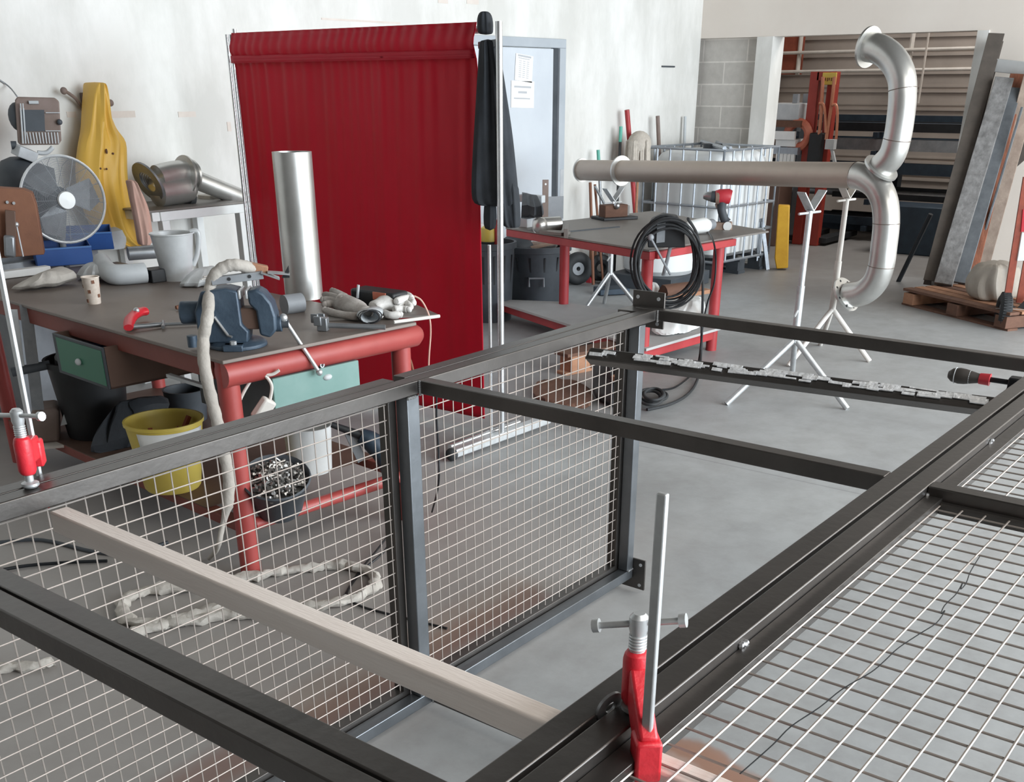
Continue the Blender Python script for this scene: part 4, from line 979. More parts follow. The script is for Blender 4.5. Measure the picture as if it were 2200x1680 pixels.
xr = Z(1078, 945).x - .043; yrp = Z(1078, 945).y - .034
q = MB(); q.tube([(xr, yrp, .04), (xr, yrp, 1.955)], .016, 14); q.build('pole', 'chrome', cur)
MB().tube([(xr - .03, yrp + .045, .07), (xr - .03, yrp + .045, 1.0)], .009, 10).build('brace_rod', 'chrome', cur)
MB().bar((SX - .01, yr, 1.865), (xr, yrp, 1.87), .03, .03).build('clamp_block', 'grey', cur, bevel=.004)
P0 = V((SX - .05, yl + .03, 0))
for (x0, x1, dx, r_, m_) in ((489, 541, -.0, .009, 'chrome'), (497, 549, .0, .009, 'chrome'), (505, 557, .0, .012, 'chrome')):
    b_ = VP(x1, 578, P0); t_ = VP(x0, 74 if x0 < 505 else 62, P0); t_.x = b_.x; t_.y = b_.y + (t_.y - b_.y) * .15
    MB().tube([(b_.x, b_.y, .04), t_], r_, 12).build('pole', m_, cur)
MB().bar(VP(496, 100, P0), VP(512, 97, P0), .03, .03).build('clamp_block', 'grey', cur, bevel=.004)
MB().bar((xr - .38, yrp + .012, .04), (xr + .4, yrp + .012 - .02, .04), .05, .045).build('foot', 'zinc', cur, bevel=.006)
MB().tube([(xr - .36, yrp + .05, .06), (xr + .2, yrp + .04, .06)], .014, 10).build('foot_rail', 'chrome', cur)
MB().ball((xr - .39, yrp + .012, .035), (.03, .035, .033), 12, 8).build('foot_cap', 'rubber', cur)
MB().bar((SX - .35, yl + .03, .04), (SX + .35, yl + .03, .04), .05, .045).build('foot', 'zinc', cur, bevel=.006)
# black jacket and cap hung on it
JP = V((xr + .055, yrp + .05, 0)); J = lambda x, y: VP(x, y, JP)
jn = V((JP.x, JP.y, 0)).normalized()
rows = [(24, 1032, 1050), (32, 1026, 1057), (48, 1024, 1060), (65, 1025, 1060), (75, 1028, 1060)]
q = MB(); q.body([(J(a, y), J(b, y)) for y, a, b in rows], jn * .11, 10, .004, 2, 3); tag(q.build('knit_cap', 'blackcloth', sub=1), 'rounded black cap on top of the curtain stand end', 'cap')
jk = thing('jacket', 'long black jacket hung over the curtain stand pole', 'jacket', JP + V((0, 0, .9)))
rows = [(84, 1030, 1066), (100, 1029, 1071), (150, 1026, 1081), (200, 1023, 1088), (250, 1020, 1096), (300, 1017, 1103), (350, 1014, 1108), (400, 1012, 1113), (430, 1013, 1115), (444, 1022, 1116)]
q = MB(); q.body([(J(a, y), J(b, y)) for y, a, b in rows], jn * .085, 18, .012, 2.2, 21); q.build('body', 'blackcloth', jk, sub=1)
rows = [(380, 1066, 1114), (430, 1070, 1117), (460, 1074, 1119), (482, 1078, 1119), (490, 1086, 1117)]
q = MB(); q.body([(J(a, y), J(b, y)) for y, a, b in rows], jn * .06, 12, .008, 2, 4); q.build('front_panel', 'blackcloth', jk, sub=1)
rows = [(420, 1040, 1066), (470, 1038, 1068), (496, 1039, 1066)]
q = MB(); q.body([(J(a, y), J(b, y)) for y, a, b in rows], jn * .05, 8, .004, 2, 6); q.build('sleeve', 'blackcloth', jk, sub=1)

# ================================================================ second bench
TZ = .78
N_ = lambda x, y, h=0.: Z(x, y, TZ + h)
b2 = thing('workbench', 'long red-edged welding bench with grey top, behind the curtain stand', 'workbench', (6.6, 4.2, 0))
cs = [Z(1395, 537, TZ), Z(1652, 496, TZ), Z(1400, 453, TZ), Z(1086, 488, TZ)]
MB().prism([p - V((0, 0, .012)) for p in cs], (0, 0, .012)).build('top', 'benchgrey', b2, bevel=.002)
e0, e1 = cs[3], cs[0]; en = V((-(e1 - e0).y, (e1 - e0).x, 0)).normalized()
if en.x < 0: en = -en
MB().bar(e0 - V((0, 0, .038)) + en * .03, e1 - V((0, 0, .038)) + en * .03, .05, .05).build('front_rail', 'red', b2, bevel=.004)
MB().bar(cs[0] + en * .05 - V((0, 0, .035)), cs[0].lerp(cs[1], .68) - V((0, 0, .035)), .05, .045).build('end_rail', 'red', b2, bevel=.004)
LG = [V((6.02, 3.6, 0)), V((6.84, 3.53, 0)), Z(1073, 686), V((6.92, 4.88, 0))]
for p in LG: MB().cyl(p, p + V((0, 0, TZ - .02)), .038, 16).build('leg', 'red', b2)
for a, b in ((0, 1), (0, 2), (1, 3), (2, 3)): MB().bar(LG[a] + V((0, 0, .11)), LG[b] + V((0, 0, .11)), .05, .06).build('stretcher', 'red', b2, bevel=.003)
sh = [LG[0] + V((-.06, -.06, .145)), LG[1] + V((.06, -.06, .145)), LG[3] + V((.06, .06, .145)), LG[2] + V((-.06, .06, .145))]
MB().prism(sh, (0, 0, .018)).build('low_shelf', 'board', b2, bevel=.002)
# things on it
def upr(label, x0, y0, x1, y1, w_, mt, nm='flat_bar', cat='flat bar', hole=False):
    b_ = N_(x1, y1); t_ = V((b_.x, b_.y, VZ((x0), y0, b_)))
    o = MB().bar(b_, t_, w_, .006, (.6, .8, 0)).build(nm, mt); tag(o, label, cat)
    if hole: MB().tube([t_ - V((.6, .8, 0)) * .005 - V((0, 0, .03)), t_ - V((.6, .8, 0)) * .0 - V((0, 0, .03))], .007, 10).build('hole', 'white', o)
upr('drilled rusty flat bar standing upright on the welding bench', 1176, 386, 1171, 483, .045, 'brownw', hole=True)
upr('pale upright strip standing on the welding bench by the door', 1207, 364, 1206, 456, .028, 'lightgrey')
c = N_(1191, 470); d_ = (N_(1205, 470) - N_(1180, 470)); tag(MB().bar(c + V((0, 0, .0)), V((c.x, c.y, VZ(1191, 422, c))), .14, .01, (.6, .8, 0)).build('steel_plate', 'grey'), 'grey plate standing behind the drilled flat bar', 'plate')
t = thing('pipe_stub', 'short shiny pipe stub lying on the welding bench', 'pipe', N_(1185, 488))
a_, b_ = N_(1150, 484, .05), N_(1202, 481, .05); q = MB(); q.tube([a_, b_], .05, 22); q.build('pipe', 'inox', t); dq = (b_ - a_).normalized(); MB().tube([b_, b_ + dq * .002], .042, 20).build('bore', 'black', t)
MB().ball(N_(1160, 484, .05), (.055, .055, .055), 16, 10).build('round_end', 'inox', t)
tag(MB().box(N_(1132, 478, .03), (.1, .08, .06)).build('paper_box', 'lightgrey', bevel=.004), 'small pale box on the welding bench beside the black jacket', 'box')
q = MB(); q.bar(N_(1215, 498, .003), N_(1330, 487, .003), .02, .006); tag(q.build('thin_rod', 'darkgrey'), 'thin dark rod lying flat across the welding bench', 'rod')
q = MB(); q.bar(N_(1168, 497, .012), N_(1216, 502, .012), .1, .02); q.bar(N_(1216, 502, .03), N_(1218, 487, .03), .03, .06); tag(q.build('angle_piece', 'benchgrey', bevel=.002), 'grey angle piece at the front edge of the welding bench', 'metal piece')
q = MB(); q.body([(N_(1120, 470, .0), N_(1165, 466, .0)), (N_(1120, 460, .1), N_(1168, 455, .1)), (N_(1121, 440, .18), N_(1165, 440, .17)), (N_(1124, 415, .24), N_(1150, 420, .22))], (.1, .14, 0), 8, .02, 3, 12); tag(q.build('machine_part', 'darkgrey', noise=.006), 'dark machine part at the far end of the welding bench beside the jacket', 'machine part')
tag(MB().bar(N_(1118, 425, .2), N_(1168, 428, .2), .05, .05).build('steel_bar', 'lightgrey', bevel=.005), 'pale bar lying over the dark machine part', 'bar')
t = thing('tool_tray', 'black tray of small tools on the welding bench under the duct', 'tray', N_(1318, 470))
q = MB(); c = N_(1320, 470); q.box(c + V((0, 0, .01)), (.3, .2, .02), (1, -.5, 0)); q.build('tray', 'black', t, bevel=.004)
q = MB(); q.box(c + V((-.02, .0, .06)), (.2, .1, .09), (1, -.5, 0)); q.build('block', 'wooddark', t, bevel=.006)
MB().ball(c + V((-.05, -.05, .1)), .025, 10, 7).build('ball_end', 'bare', t); MB().box(c + V((.06, -.07, .06)), (.035, .03, .07)).build('fitting', 'bare', t)
# cordless drill standing on its battery
dc = N_(1552, 492); D_ = lambda x, y: VP(x, y, dc); dn_ = V((dc.x, dc.y, 0)).normalized()
t = thing('cordless_drill', 'red and grey cordless drill standing on its battery at the welding bench edge', 'drill', dc)
q = MB(); q.tube([D_(1511, 421), D_(1518, 421), D_(1528, 422)], [.018, .028, .034], 18); q.build('chuck', 'bare', t)
q = MB(); q.tube([D_(1528, 422), D_(1540, 423)], [.036, .04], 18); q.build('collar', 'darkgrey', t)
q = MB(); q.tube([D_(1538, 423), D_(1546, 422), D_(1566, 422), D_(1571, 423)], [.042, .048, .05, .042], 18); q.build('motor_housing', 'redplastic', t)
q = MB(); q.tube([D_(1538, 424), D_(1546, 424)], [.046, .051], 18); q.build('gear_band', 'sawdust', t)
q = MB(); q.tube(spl([D_(1552, 432), D_(1550, 450), D_(1556, 470), D_(1560, 478)], 4), [.034, .033, .032, .031, .03, .03, .03, .03, .031, .032, .034, .036, .038], 14); q.build('grip', 'darkgrey', t)
MB().bar(D_(1540, 437), D_(1543, 446), .02, .03).build('trigger', 'brownw', t, bevel=.004)
q = MB(); q.box(D_(1550, 486), (.15, .1, .055), D_(1570, 486) - D_(1530, 487)); q.build('battery', 'sawdust', t, bevel=.01)
q = MB(); q.tube([D_(1563, 484) - dn_ * .055, D_(1563, 484) - dn_ * .06], .03, 16); q.build('logo_disc', 'white', t)
t = thing('welding_helmet', 'white cone-nosed tool lying on the welding bench, behind the cable coil', 'tool', N_(1500, 492))
q = MB(); q.lathe([(.002, 0), (.045, .06), (.055, .2), (.04, .24)], N_(1470, 490, .05), N_(1520, 484, .05) - N_(1470, 490, .05), 18); q.build('cone', 'white', t); MB().tube([N_(1500, 487, .05), N_(1530, 482, .05)], .036, 14).build('core', 'grey', t)
# cable coil on a black bracket at the bench corner
K0 = cs[0] + V((-.04, -.03, 0)); K_ = lambda x, y, o_=0.: VP(x, y, K0 - V((K0.x, K0.y, 0)).normalized() * o_)
t = thing('cable_reel', 'coil of black cable hung on a black bracket at the welding bench corner', 'cable reel', K0 - V((0, 0, .45)))
pr = [K_(1392, 532), K_(1390, 495), K_(1400, 472), K_(1425, 461), K_(1455, 466), K_(1470, 490), K_(1472, 532)]
MB().prism(pr, V((K0.x, K0.y, 0)).normalized() * .12).build('bracket', 'black', t, bevel=.006)
MB().prism([K_(1410, 522, .004), K_(1412, 482, .004), K_(1430, 478, .004), K_(1428, 520, .004)], V((K0.x, K0.y, 0)).normalized() * -.004).build('latch_plate', 'grey', t)
rr = random.Random(4)
q = MB()
for k in range(10):
    cx, cy, rx, ry = 1432 + rr.uniform(-4, 8), 565 + rr.uniform(-8, 10), 66 + rr.uniform(-10, 10), 86 + rr.uniform(-10, 12); o_ = .02 + .012 * k
    q.tube([K_(cx + rx * math.cos(2 * PI * i / 36), cy + ry * math.sin(2 * PI * i / 36), o_ - .05) for i in range(36)], .0066, 8, closed=True)
q.build('cable_coil', 'rubber', t)
q = MB(); q.tube([K_(1398, 511, .08), K_(1440, 590, -.02)], .007, 8); q.ball(K_(1398, 510, .08), .02, 12, 8); q.tube([K_(1425, 592, -.06), K_(1448, 500, -.04)], .012, 8); q.build('crank', 'grey', t)
def cable(label, pts, r, mt, P=None):
    tag(MB().tube(spl(pts, 6), r, 8).build('cable', mt), label, 'cable')
E_ = lambda x, y: VP(x, y, (6.3, 3.35, 0))
cable('thick black cable dropping from the coil to the floor', [K_(1478, 470, .1), E_(1498, 505), E_(1507, 560), E_(1510, 620), E_(1508, 700), E_(1506, 760), Z(1500, 810, .02), Z(1480, 845, .01), Z(1440, 868, .01), Z(1390, 880, .01)], .009, 'rubber')
cable('thin dark cable looping past the drill down to the floor', [N_(1500, 492, .02), N_(1520, 498, .01), E_(1533, 520), E_(1538, 560), E_(1534, 610), E_(1520, 650), E_(1510, 700), E_(1502, 770), Z(1490, 800, .02), Z(1450, 832, .008), Z(1410, 838, .008)], .006, 'barblack')
q = MB()
for k in range(7):
    cx, cy, rx, ry = 1400 + rr.uniform(-6, 6), 852 + rr.uniform(-6, 6), 26 + rr.uniform(-6, 8), 14 + rr.uniform(-3, 4)
    q.tube([Z(cx + rx * math.cos(2 * PI * i / 28), cy + ry * math.sin(2 * PI * i / 28), .01 + .012 * k) for i in range(28)], .009, 8, closed=True)
tag(q.build('cable_coil', 'rubber'), 'tangle of black cable coiled on the floor under the welding bench end', 'cable')
# on the low shelf and under it
S2 = .163; U_ = lambda x, y, h=0.: Z(x, y, S2 + h)
crumple('white sheet bundle spilling over the low shelf of the welding bench', [(U_(1395, 726), U_(1512, 705)), (U_(1400, 700, .05), U_(1516, 668, .06)), (U_(1420, 670, .1), U_(1516, 648, .1)), (U_(1450, 645, .13), U_(1505, 632, .14))], (.18, .2, 0), 'white', 'sheet_bundle', 'sheet', .02, 15)
crumple('white plastic bag on the low shelf by the bench leg', [(U_(1385, 636), U_(1410, 634)), (U_(1383, 624, .05), U_(1418, 620, .05)), (U_(1390, 605, .11), U_(1412, 605, .11))], (.1, .12, 0), 'white', 'plastic_bag', 'bag', .01, 6)
q = MB(); q.tube([U_(1425, 628, .06), U_(1500, 618, .06)], .055, 10); tag(q.build('log', 'wooddark', noise=.004), 'dark wooden log on the low shelf of the welding bench', 'log')
q = MB(); q.bar(U_(1415, 640, .02), U_(1520, 624, .03), .1, .03); tag(q.build('plank', 'wood'), 'short pale board on the low shelf under the log', 'board')
pb = Z(1235, 798); t = thing('pallet', 'broken wooden pallet corner on the floor beyond the far mesh bay', 'pallet', pb)
d_ = (Z(1340, 770) - Z(1215, 795)).normalized()
q = MB(); q.box(pb + d_ * .0 + V((0, 0, .06)), (.16, .12, .12), d_); q.build('block', 'wood', t, bevel=.003)
q = MB(); q.box(pb + d_ * .5 + V((0, 0, .06)), (.14, .12, .12), d_); q.build('block', 'wood', t, bevel=.003)
MB().box(pb + d_ * .3 + V((0, 0, .131)), (.85, .14, .02), d_).build('board', 'wooddark', t)
MB().box(pb + d_ * .3 + V((0, 0, .008)), (.85, .1, .016), d_).build('board', 'wood', t)
crumple('black heap of bags and straps on the floor behind the end post', [(Z(1278, 868), Z(1352, 858)), (Z(1278, 840, .06), Z(1356, 838, .06)), (Z(1276, 800, .14), Z(1352, 806, .14)), (Z(1280, 775, .22), Z(1330, 780, .2))], (.2, .25, 0), 'black', 'bag_heap', 'bags', .03, 22)
q = MB(); q.bar(Z(1320, 815, .16), Z(1352, 802, .18), .06, .03); q.bar(Z(1345, 830, .1), Z(1350, 800, .12), .04, .06); tag(q.build('wood_scrap', 'wood'), 'pale wood scrap on the black bags behind the end post', 'wood')
crumple('flat brown sacking on the floor seen through the far mesh bay', [(Z(1150, 862), Z(1270, 868)), (Z(1140, 845, .03), Z(1275, 845, .04)), (Z(1160, 825, .04), Z(1265, 822, .05))], (.2, .3, .02), 'wooddark', 'sacking', 'sack', .015, 30)

# ================================================================ tripod pipe stands and the duct
def tripod(label, ctr, zj, zp, feet, vdir, mt='zinc', top=True, rr_=.022):
    c = V((ctr[0], ctr[1], 0)); t = thing('pipe_stand', label, 'pipe stand', c, 'tripod pipe stands')
    MB().cyl(c + V((0, 0, zj)), c + V((0, 0, zp * .62)), rr_, 16).build('pole', mt, t)
    MB().cyl(c + V((0, 0, zp * .6)), c + V((0, 0, zp)), rr_ * .8, 16).build('inner_pole', mt, t)
    for k, f_ in enumerate(feet):
        f_ = V(f_); d = (f_ - (c + V((0, 0, zj)))).normalized(); MB().cyl(c + V((0, 0, zj + .02)) - d * .0, f_ + V((0, 0, .005)), .017, 12).build('leg', mt, t)
    v = V(vdir).normalized(); P = c + V((0, 0, zp))
    s_ = V((-v.y, v.x, 0))
    for sg in (1, -1):
        MB().bar(P, P + v * sg * .1 + V((0, 0, .1)), .055, .006, V((0, 0, 1)).cross(v).cross(v * sg * .1 + V((0, 0, .1)))).build('cradle_arm', mt, t)
    MB().tube([P - v * .1 - V((0, 0, .012)), P + v * .1 - V((0, 0, .012))], .007, 8).build('cross_handle', mt, t)
    q = MB(); h = c + V((0, 0, zp * .5)); q.tube([h - (v + s_ * .4 + V((0, 0, .5))) * .07, h + (v + s_ * .4 + V((0, 0, .5))) * .07], .006, 8); q.build('locking_screw', mt, t)
    return t
side = V((.975, -.2, 0))
f1 = [Z(1560, 870), Z(1820, 880), Z(1700, 826)]; c1 = sum(f1, V()) / 3
j1 = VZ(1698, 735, c1); p1 = VZ(1734, 452, c1)
tripod('white-lit tripod pipe stand with open fork, standing alone in front of the duct', c1, j1, p1, f1, side)
f2 = [Z(1868, 778), Z(1693, 788), Z(1762, 742)]; c2 = sum(f2, V()) / 3
P2 = VP(1797, 420, c2)
tripod('tripod pipe stand carrying the duct near its bends', c2, VZ(1762, 668, c2), VZ(1797, 425, c2), f2, side, 'dirtwhite')
f3 = [Z(1255, 667), Z(1298, 652), Z(1372, 662)]; c3 = sum(f3, V()) / 3
tripod('tripod pipe stand behind the welding bench, under the flanged end of the duct', c3, VZ(1301, 590, c3), VZ(1305, 432, c3), f3, side)
PR = VP(1800, 376, c2); PLf = VP(1305, 367, c3)
ad = (PLf - PR); n_ = V((ad.y, -ad.x, 0)).normalized()
D = lambda x, y: PL(x, y, PR, n_)
rp = (D(1700, 402) - D(1700, 348)).length / 2
t = thing('duct_pipe', 'long steel duct with an S-shaped pair of bends, lying across the tripod stands', 'duct', (D(1550, 370).x, D(1550, 370).y, .62))
MB().tube([D(1247, 365.5), D(1842, 377)], rp, 36).build('straight_pipe', 'inox_tan', t, ang=50)
axd = (D(1842, 377) - D(1247, 365.5)).normalized()
q = MB(); q.tube([D(1247, 365.5) - axd * .002, D(1247, 365.5)], rp * .92, 30); q.build('bore', 'brownw', t)
MB().ring(D(1250, 365.5), axd, rp * 1.16, rp * .9, .012, 40).build('flange', 'inox', t)
q = MB(); q.ring(D(1335, 367), axd, rp * 1.42, rp * .98, .012, 44); q.build('flange', 'inox', t)
MB().torus(D(1839, 377), axd, rp * 1.0, .004, 40, 6).build('weld_seam', 'weld', t)
def bend(pts, nm, mt='inox'):
    P_ = spl([D(x, y) for x, y in pts], 5); return MB().tube(P_, rp * 1.04, 36).build(nm, mt, t, ang=50)
low = [(1838, 377), (1862, 383), (1886, 402), (1901, 436), (1904, 480), (1899, 530), (1893, 572), (1880, 606), (1855, 628), (1822, 634)]
bend(low, 'lower_bend')
up_ = [(1866, 101), (1892, 107), (1920, 130), (1937, 166), (1939, 210), (1934, 260), (1927, 300), (1916, 334), (1893, 360)]
bend(up_, 'upper_bend')
for (x, y, x2, y2) in ((1904, 480, 1903.5, 484), (1893, 572, 1892, 577), (1939, 192, 1939, 196), (1927, 300, 1926, 304)):
    MB().torus(D(x, y), D(x2, y2) - D(x, y), rp * 1.04, .0025, 36, 6).build('weld_seam', 'weld', t)
def flange(x, y, nrm, R_, nm='flange'):
    q = MB(); q.ring(D(x, y), nrm, R_, rp * .93, .014, 44); o = q.build(nm, 'inox', t); return o
tocam = (CAM - D(1815, 632)); tocam.z = 0; tocam.normalize()
o = flange(1866, 101, (D(1890, 106) - D(1850, 99)).normalized(), rp * 1.45)
fl = (D(1850, 628) - D(1815, 634)).normalized() + V((0, 0, .32)) - tocam * .12
o = flange(1818, 633, fl, rp * 1.5)
fl.normalize(); u_ = fl.orthogonal().normalized(); w_ = fl.cross(u_); q = MB()
for k in range(8): p = D(1818, 633) + (u_ * math.cos(k * PI / 4) + w_ * math.sin(k * PI / 4)) * rp * 1.23; q.tube([p - fl * .0085, p + fl * .0085], .008, 8)
q.build('bolt_holes', 'black', o)
MB().tube([D(1822, 634) - fl * .001, D(1822, 634) - fl * .012], rp * .9, 30).build('bore', 'brownw', t)
flange(1893, 361, (D(1905, 347) - D(1885, 375)).normalized() , rp * 1.45)
MB().tube([D(1866, 101) - (D(1890, 106) - D(1850, 99)).normalized() * .009, D(1866, 101) - (D(1890, 106) - D(1850, 99)).normalized() * .004], rp * .92, 30).build('bore', 'brownw', t)

# ================================================================ caged tanks, tools against the wall, bins, cart
def ibc(label, o_, ux, vx, W_, D_w, H_, nb_):
    t = thing('liquid_tank', label, 'tank', o_, 'caged tanks')
    O = V(o_); z0, z1 = .15, H_
    def p(a, b, z): return O + ux * a + vx * b + V((0, 0, z))
    q = MB(); secs = []
    for (z, ins) in ((z0 + .02, .1), (z0 + .06, .05), (z1 - .12, .05), (z1 - .05, .09), (z1 - .02, .16)):
        L = []
        a0, a1, b0, b1, c_ = ins, W_ - ins, ins, D_w - ins, .1
        for (ca, cb, s0) in ((a1 - c_, b0 + c_, -PI / 2), (a1 - c_, b1 - c_, 0), (a0 + c_, b1 - c_, PI / 2), (a0 + c_, b0 + c_, PI)):
            for k in range(6): an = s0 + k * PI / 10; L.append(p(ca + c_ * math.cos(an), cb + c_ * math.sin(an), z))
        secs.append(L)
    q.loft(secs); tk = q.build('tank', 'tank', t)
    q = MB(); q.tube([p(W_ / 2, D_w / 2, z1 - .03), p(W_ / 2, D_w / 2, z1 + .03)], .09, 18); q.build('cap', 'darkgrey', tk)
    q = MB(); r_ = .011
    for k in range(nb_ + 1):
        a = W_ * k / nb_
        for b in (0, D_w): q.tube([p(a, b, z0), p(a, b, z1)], r_, 6)
        b = D_w * k / nb_
        for a2 in (0, W_): q.tube([p(a2, b, z0), p(a2, b, z1)], r_, 6)
    for k in range(5):
        z = z0 + (z1 - z0) * k / 4; q.tube([p(0, 0, z), p(W_, 0, z), p(W_, D_w, z), p(0, D_w, z), p(0, 0, z)], .013, 6)
    q.tube([p(0, 0, z1 + .02), p(W_, D_w, z1 + .02)], .02, 6); q.tube([p(.1, 0, z1 + .02), p(W_, D_w * .8, z1 + .02)], .015, 6)
    q.build('cage', 'galv', t)
    q = MB()
    for a in (.08, W_ / 2, W_ - .08): q.bar(p(a, 0, .015), p(a, D_w, .015), .12, .03); q.bar(p(a, 0, .13), p(a, D_w, .13), .1, .03)
    for a in (.08, W_ / 2, W_ - .08):
        for b in (.08, D_w / 2, D_w - .08): q.box(p(a, b, .072), (.12, .14, .085), ux)
    q.build('pallet', 'darkgrey', t)
    return t
ux = V((.994, -.108, 0)); vx = V((.108, .994, 0))
ibc('white liquid tank in a metal cage on a pallet, beside the store room opening', (9.58, 4.97, 0), ux, vx, .95, .92, 1.15, 6)
c = Z(1645, 579); t = thing('trestle', 'light steel trestle leg standing at the corner of the caged tank', 'trestle', c)
for (a, b) in (((1637, 472), (1649, 579)), ((1632, 476), (1628, 560))): MB().bar(VP(*a, c), VP(*b, c), .035, .03, (1, 1, 0)).build('leg', 'galv', t)
MB().bar(VP(1600, 478, c), VP(1640, 472, c), .04, .03).build('beam', 'galv', t)
c = V((9.0, 5.25, 0)); t = thing('white_drum', 'white plastic tank with rounded shoulders, behind the welding bench', 'tank', c)
MB().lathe([(.30, .12), (.34, .16), (.34, .42), (.33, .52), (.25, .58), (.08, .6), (0, .6)], c, (0, 0, 1), 28).build('drum', 'tank', t)
MB().b2(c.x - .36, c.x + .36, c.y - .34, c.y + .34, 0, .12).build('base', 'darkgrey', t, bevel=.005)
def stick(label, nm, cat, a, b, r, mt, d=.1, tip=None, db=.15):
    A_, B_ = YP(*a, WY - d), YP(*b, WY - db)
    dn = (B_ - A_); k = (B_.z - .0) / -dn.z if dn.z < 0 else 0
    foot = B_ + dn * (max(0, B_.z - .02) / max(1e-6, -dn.z))
    o = MB().tube([A_, foot], r, 10).build(nm, mt); tag(o, label, cat)
    if tip: MB().tube([A_, A_.lerp(foot, .1)], r * 1.15, 10).build('grip', tip, o)
stick('red pole leaning on the wall behind the duct', 'pole', 'pole', (1347, 236), (1363, 432), .024, 'red')
stick('black stick with green grip leaning on the wall', 'broom_handle', 'stick', (1334, 272), (1328, 400), .014, 'black', tip='greenp')
stick('brown wooden handle leaning on the wall by the caged tank', 'broom_handle', 'stick', (1413, 249), (1421, 450), .02, 'brownw')
stick('short green-tipped stick at the flanged end of the duct', 'broom_handle', 'stick', (1285, 322), (1290, 420), .014, 'steelgrey', tip='greenp')
stick('rusty thin bar leaning on the wall, nearest the door', 'metal_bar', 'bar', (1268, 392), (1270, 458), .014, 'rust', .2, None, .24)
stick('second rusty bar leaning beside the thin one', 'metal_bar', 'bar', (1278, 396), (1283, 456), .012, 'rust', .2, None, .24)
stick('dark slanting bar crossing behind the duct stand', 'metal_bar', 'bar', (1278, 400), (1304, 448), .012, 'steelgrey', .25, None, .3)
stick('grey bar leaning on the wall near the bare block pier', 'metal_bar', 'bar', (1472, 250), (1470, 320), .015, 'lightgrey', .05, None, .06)
mc = YP(1373, 318, WY - .26); t = thing('mop', 'string mop head standing upside down by the red pole', 'mop', (mc.x, mc.y, 0))
q = MB(); rr = random.Random(9)
for k in range(60):
    a = rr.random() * 6.28; r_ = .11 * math.sqrt(rr.random()); q.tube([mc + V((math.cos(a) * r_ * .5, math.sin(a) * r_ * .5, .12 - r_ * .3)), mc + V((math.cos(a) * (r_ + .03), math.sin(a) * r_, .06)), mc + V((math.cos(a) * (r_ + .04), math.sin(a) * (r_ + .02), -.22 - rr.random() * .06))], .016, 6)
q.ball(mc + V((0, 0, .03)), (.13, .11, .12), 16, 10); q.build('strings', 'mop', t)
MB().cyl((mc.x, mc.y, .01), (mc.x, mc.y, mc.z - .1), .013, 10).build('handle', 'wood', t)
# sack trolley with rubber wheel
wc = Z(1240, 612, .0); wc = V((wc.x, wc.y, .15))
HT = lambda x, y: VP(x, y, wc + V((.1, .1, 0)))
t = thing('hand_truck', 'rusty sack trolley with a big black wheel, standing behind the bins', 'hand truck', wc - V((0, 0, .15)))
wn = V((.75, -.55, 0)).normalized(); wn = (CAM - wc); wn.z = 0; wn = (wn.normalized() + V((.5, .1, 0))).normalized()
q = MB(); q.torus(wc, wn, .1, .05, 28, 10); w = q.build('wheel', 'rubber', t)
MB().ring(wc, wn, .075, .02, .05, 24).build('rim', 'grey', w)
for (a, b, m_) in (((1216, 535), (1250, 590), 'steelgrey'), ((1269, 525), (1269, 610), 'rust'), ((1280, 530), (1276, 610), 'rust'), ((1284, 530), (1294, 560), 'barblack')): MB().tube([HT(*a), HT(*b)], .013, 8).build('frame_tube', m_, t)
MB().bar(HT(1266, 570), HT(1266, 608), .05, .04).build('bracket', 'redplastic', t); MB().bar(HT(1258, 612), HT(1276, 612), .12, .02).build('toe_plate', 'stackred', t)
q = MB(); c = HT(1290, 575); q.torus(c, wn, .08, .045, 24, 8); q.build('wheel', 'black', t)
tag(MB().bar(Z(1282, 625, .03), Z(1345, 622, .03), .2, .05).build('crate', 'rackblue', bevel=.005), 'flat dark blue crate on the floor behind the tripod stand', 'crate')
# waste bins
def wbin(label, c, rb, rt, h, g_='waste bins'):
    t = thing('waste_bin', label, 'bin', c, g_)
    q = MB(); q.lathe([(rb, 0), (rb + .005, .01), (rt, h - .05), (rt + .02, h - .045), (rt + .02, h), (rt, h), (rb, .03), (0, .03)], c, (0, 0, 1), 30); q.build('tub', 'darkgrey', t)
    q = MB()
    for k in range(14):
        a = 2 * PI * k / 14; d_ = V((math.cos(a), math.sin(a), 0)); q.bar(c + d_ * (rb + .006) + V((0, 0, h * .35)), c + d_ * (rt + .001) + V((0, 0, h * .85)), .012, .008, d_)
    q.build('rib', 'black', t)
    v = (CAM - c); v.z = 0; v.normalize(); s_ = V((-v.y, v.x, 0)); p = c + v * (rb + (rt - rb) * .5 + .02)
    if rb > .2:
        q = MB(); q.tube([p + s_ * .06 + V((0, 0, h * .42)), p + s_ * .06 + V((0, 0, h * .55)), p - s_ * .06 + V((0, 0, h * .55)), p - s_ * .06 + V((0, 0, h * .42))], .008, 8); q.build('handle', 'grey', t)
    return t
c = Z(1152, 662); wbin('dark ribbed waste bin full of rubbish, under the welding bench', c, .215, .27, .52)
q = MB(); q.bar(c + V((-.1, .05, .5)), c + V((.2, -.05, .53)), .16, .03); tag(q.build('cardboard', 'sawdust', bevel=.003), 'folded brown cardboard lying across the full waste bin', 'cardboard')
tag(MB().ball(c + V((.17, .05, .5)), (.14, .12, .06), 12, 8).build('white_bag', 'white', noise=.006), 'white rubbish bag bulging from the full waste bin', 'bag')
tag(MB().ball(c + V((-.14, .1, .5)), (.13, .14, .1), 12, 8).build('dark_bag', 'darkgrey', noise=.008), 'dark rubbish bag heaped in the full waste bin', 'bag')
tag(MB().box(c + V((-.06, -.0, .6)), (.08, .05, .03)).build('red_carton', 'redplastic', bevel=.003), 'small red carton on top of the full waste bin', 'carton')
c = Z(1052, 685); wbin('narrow dark bin just behind the curtain stand pole', c, .17, .2, .6)
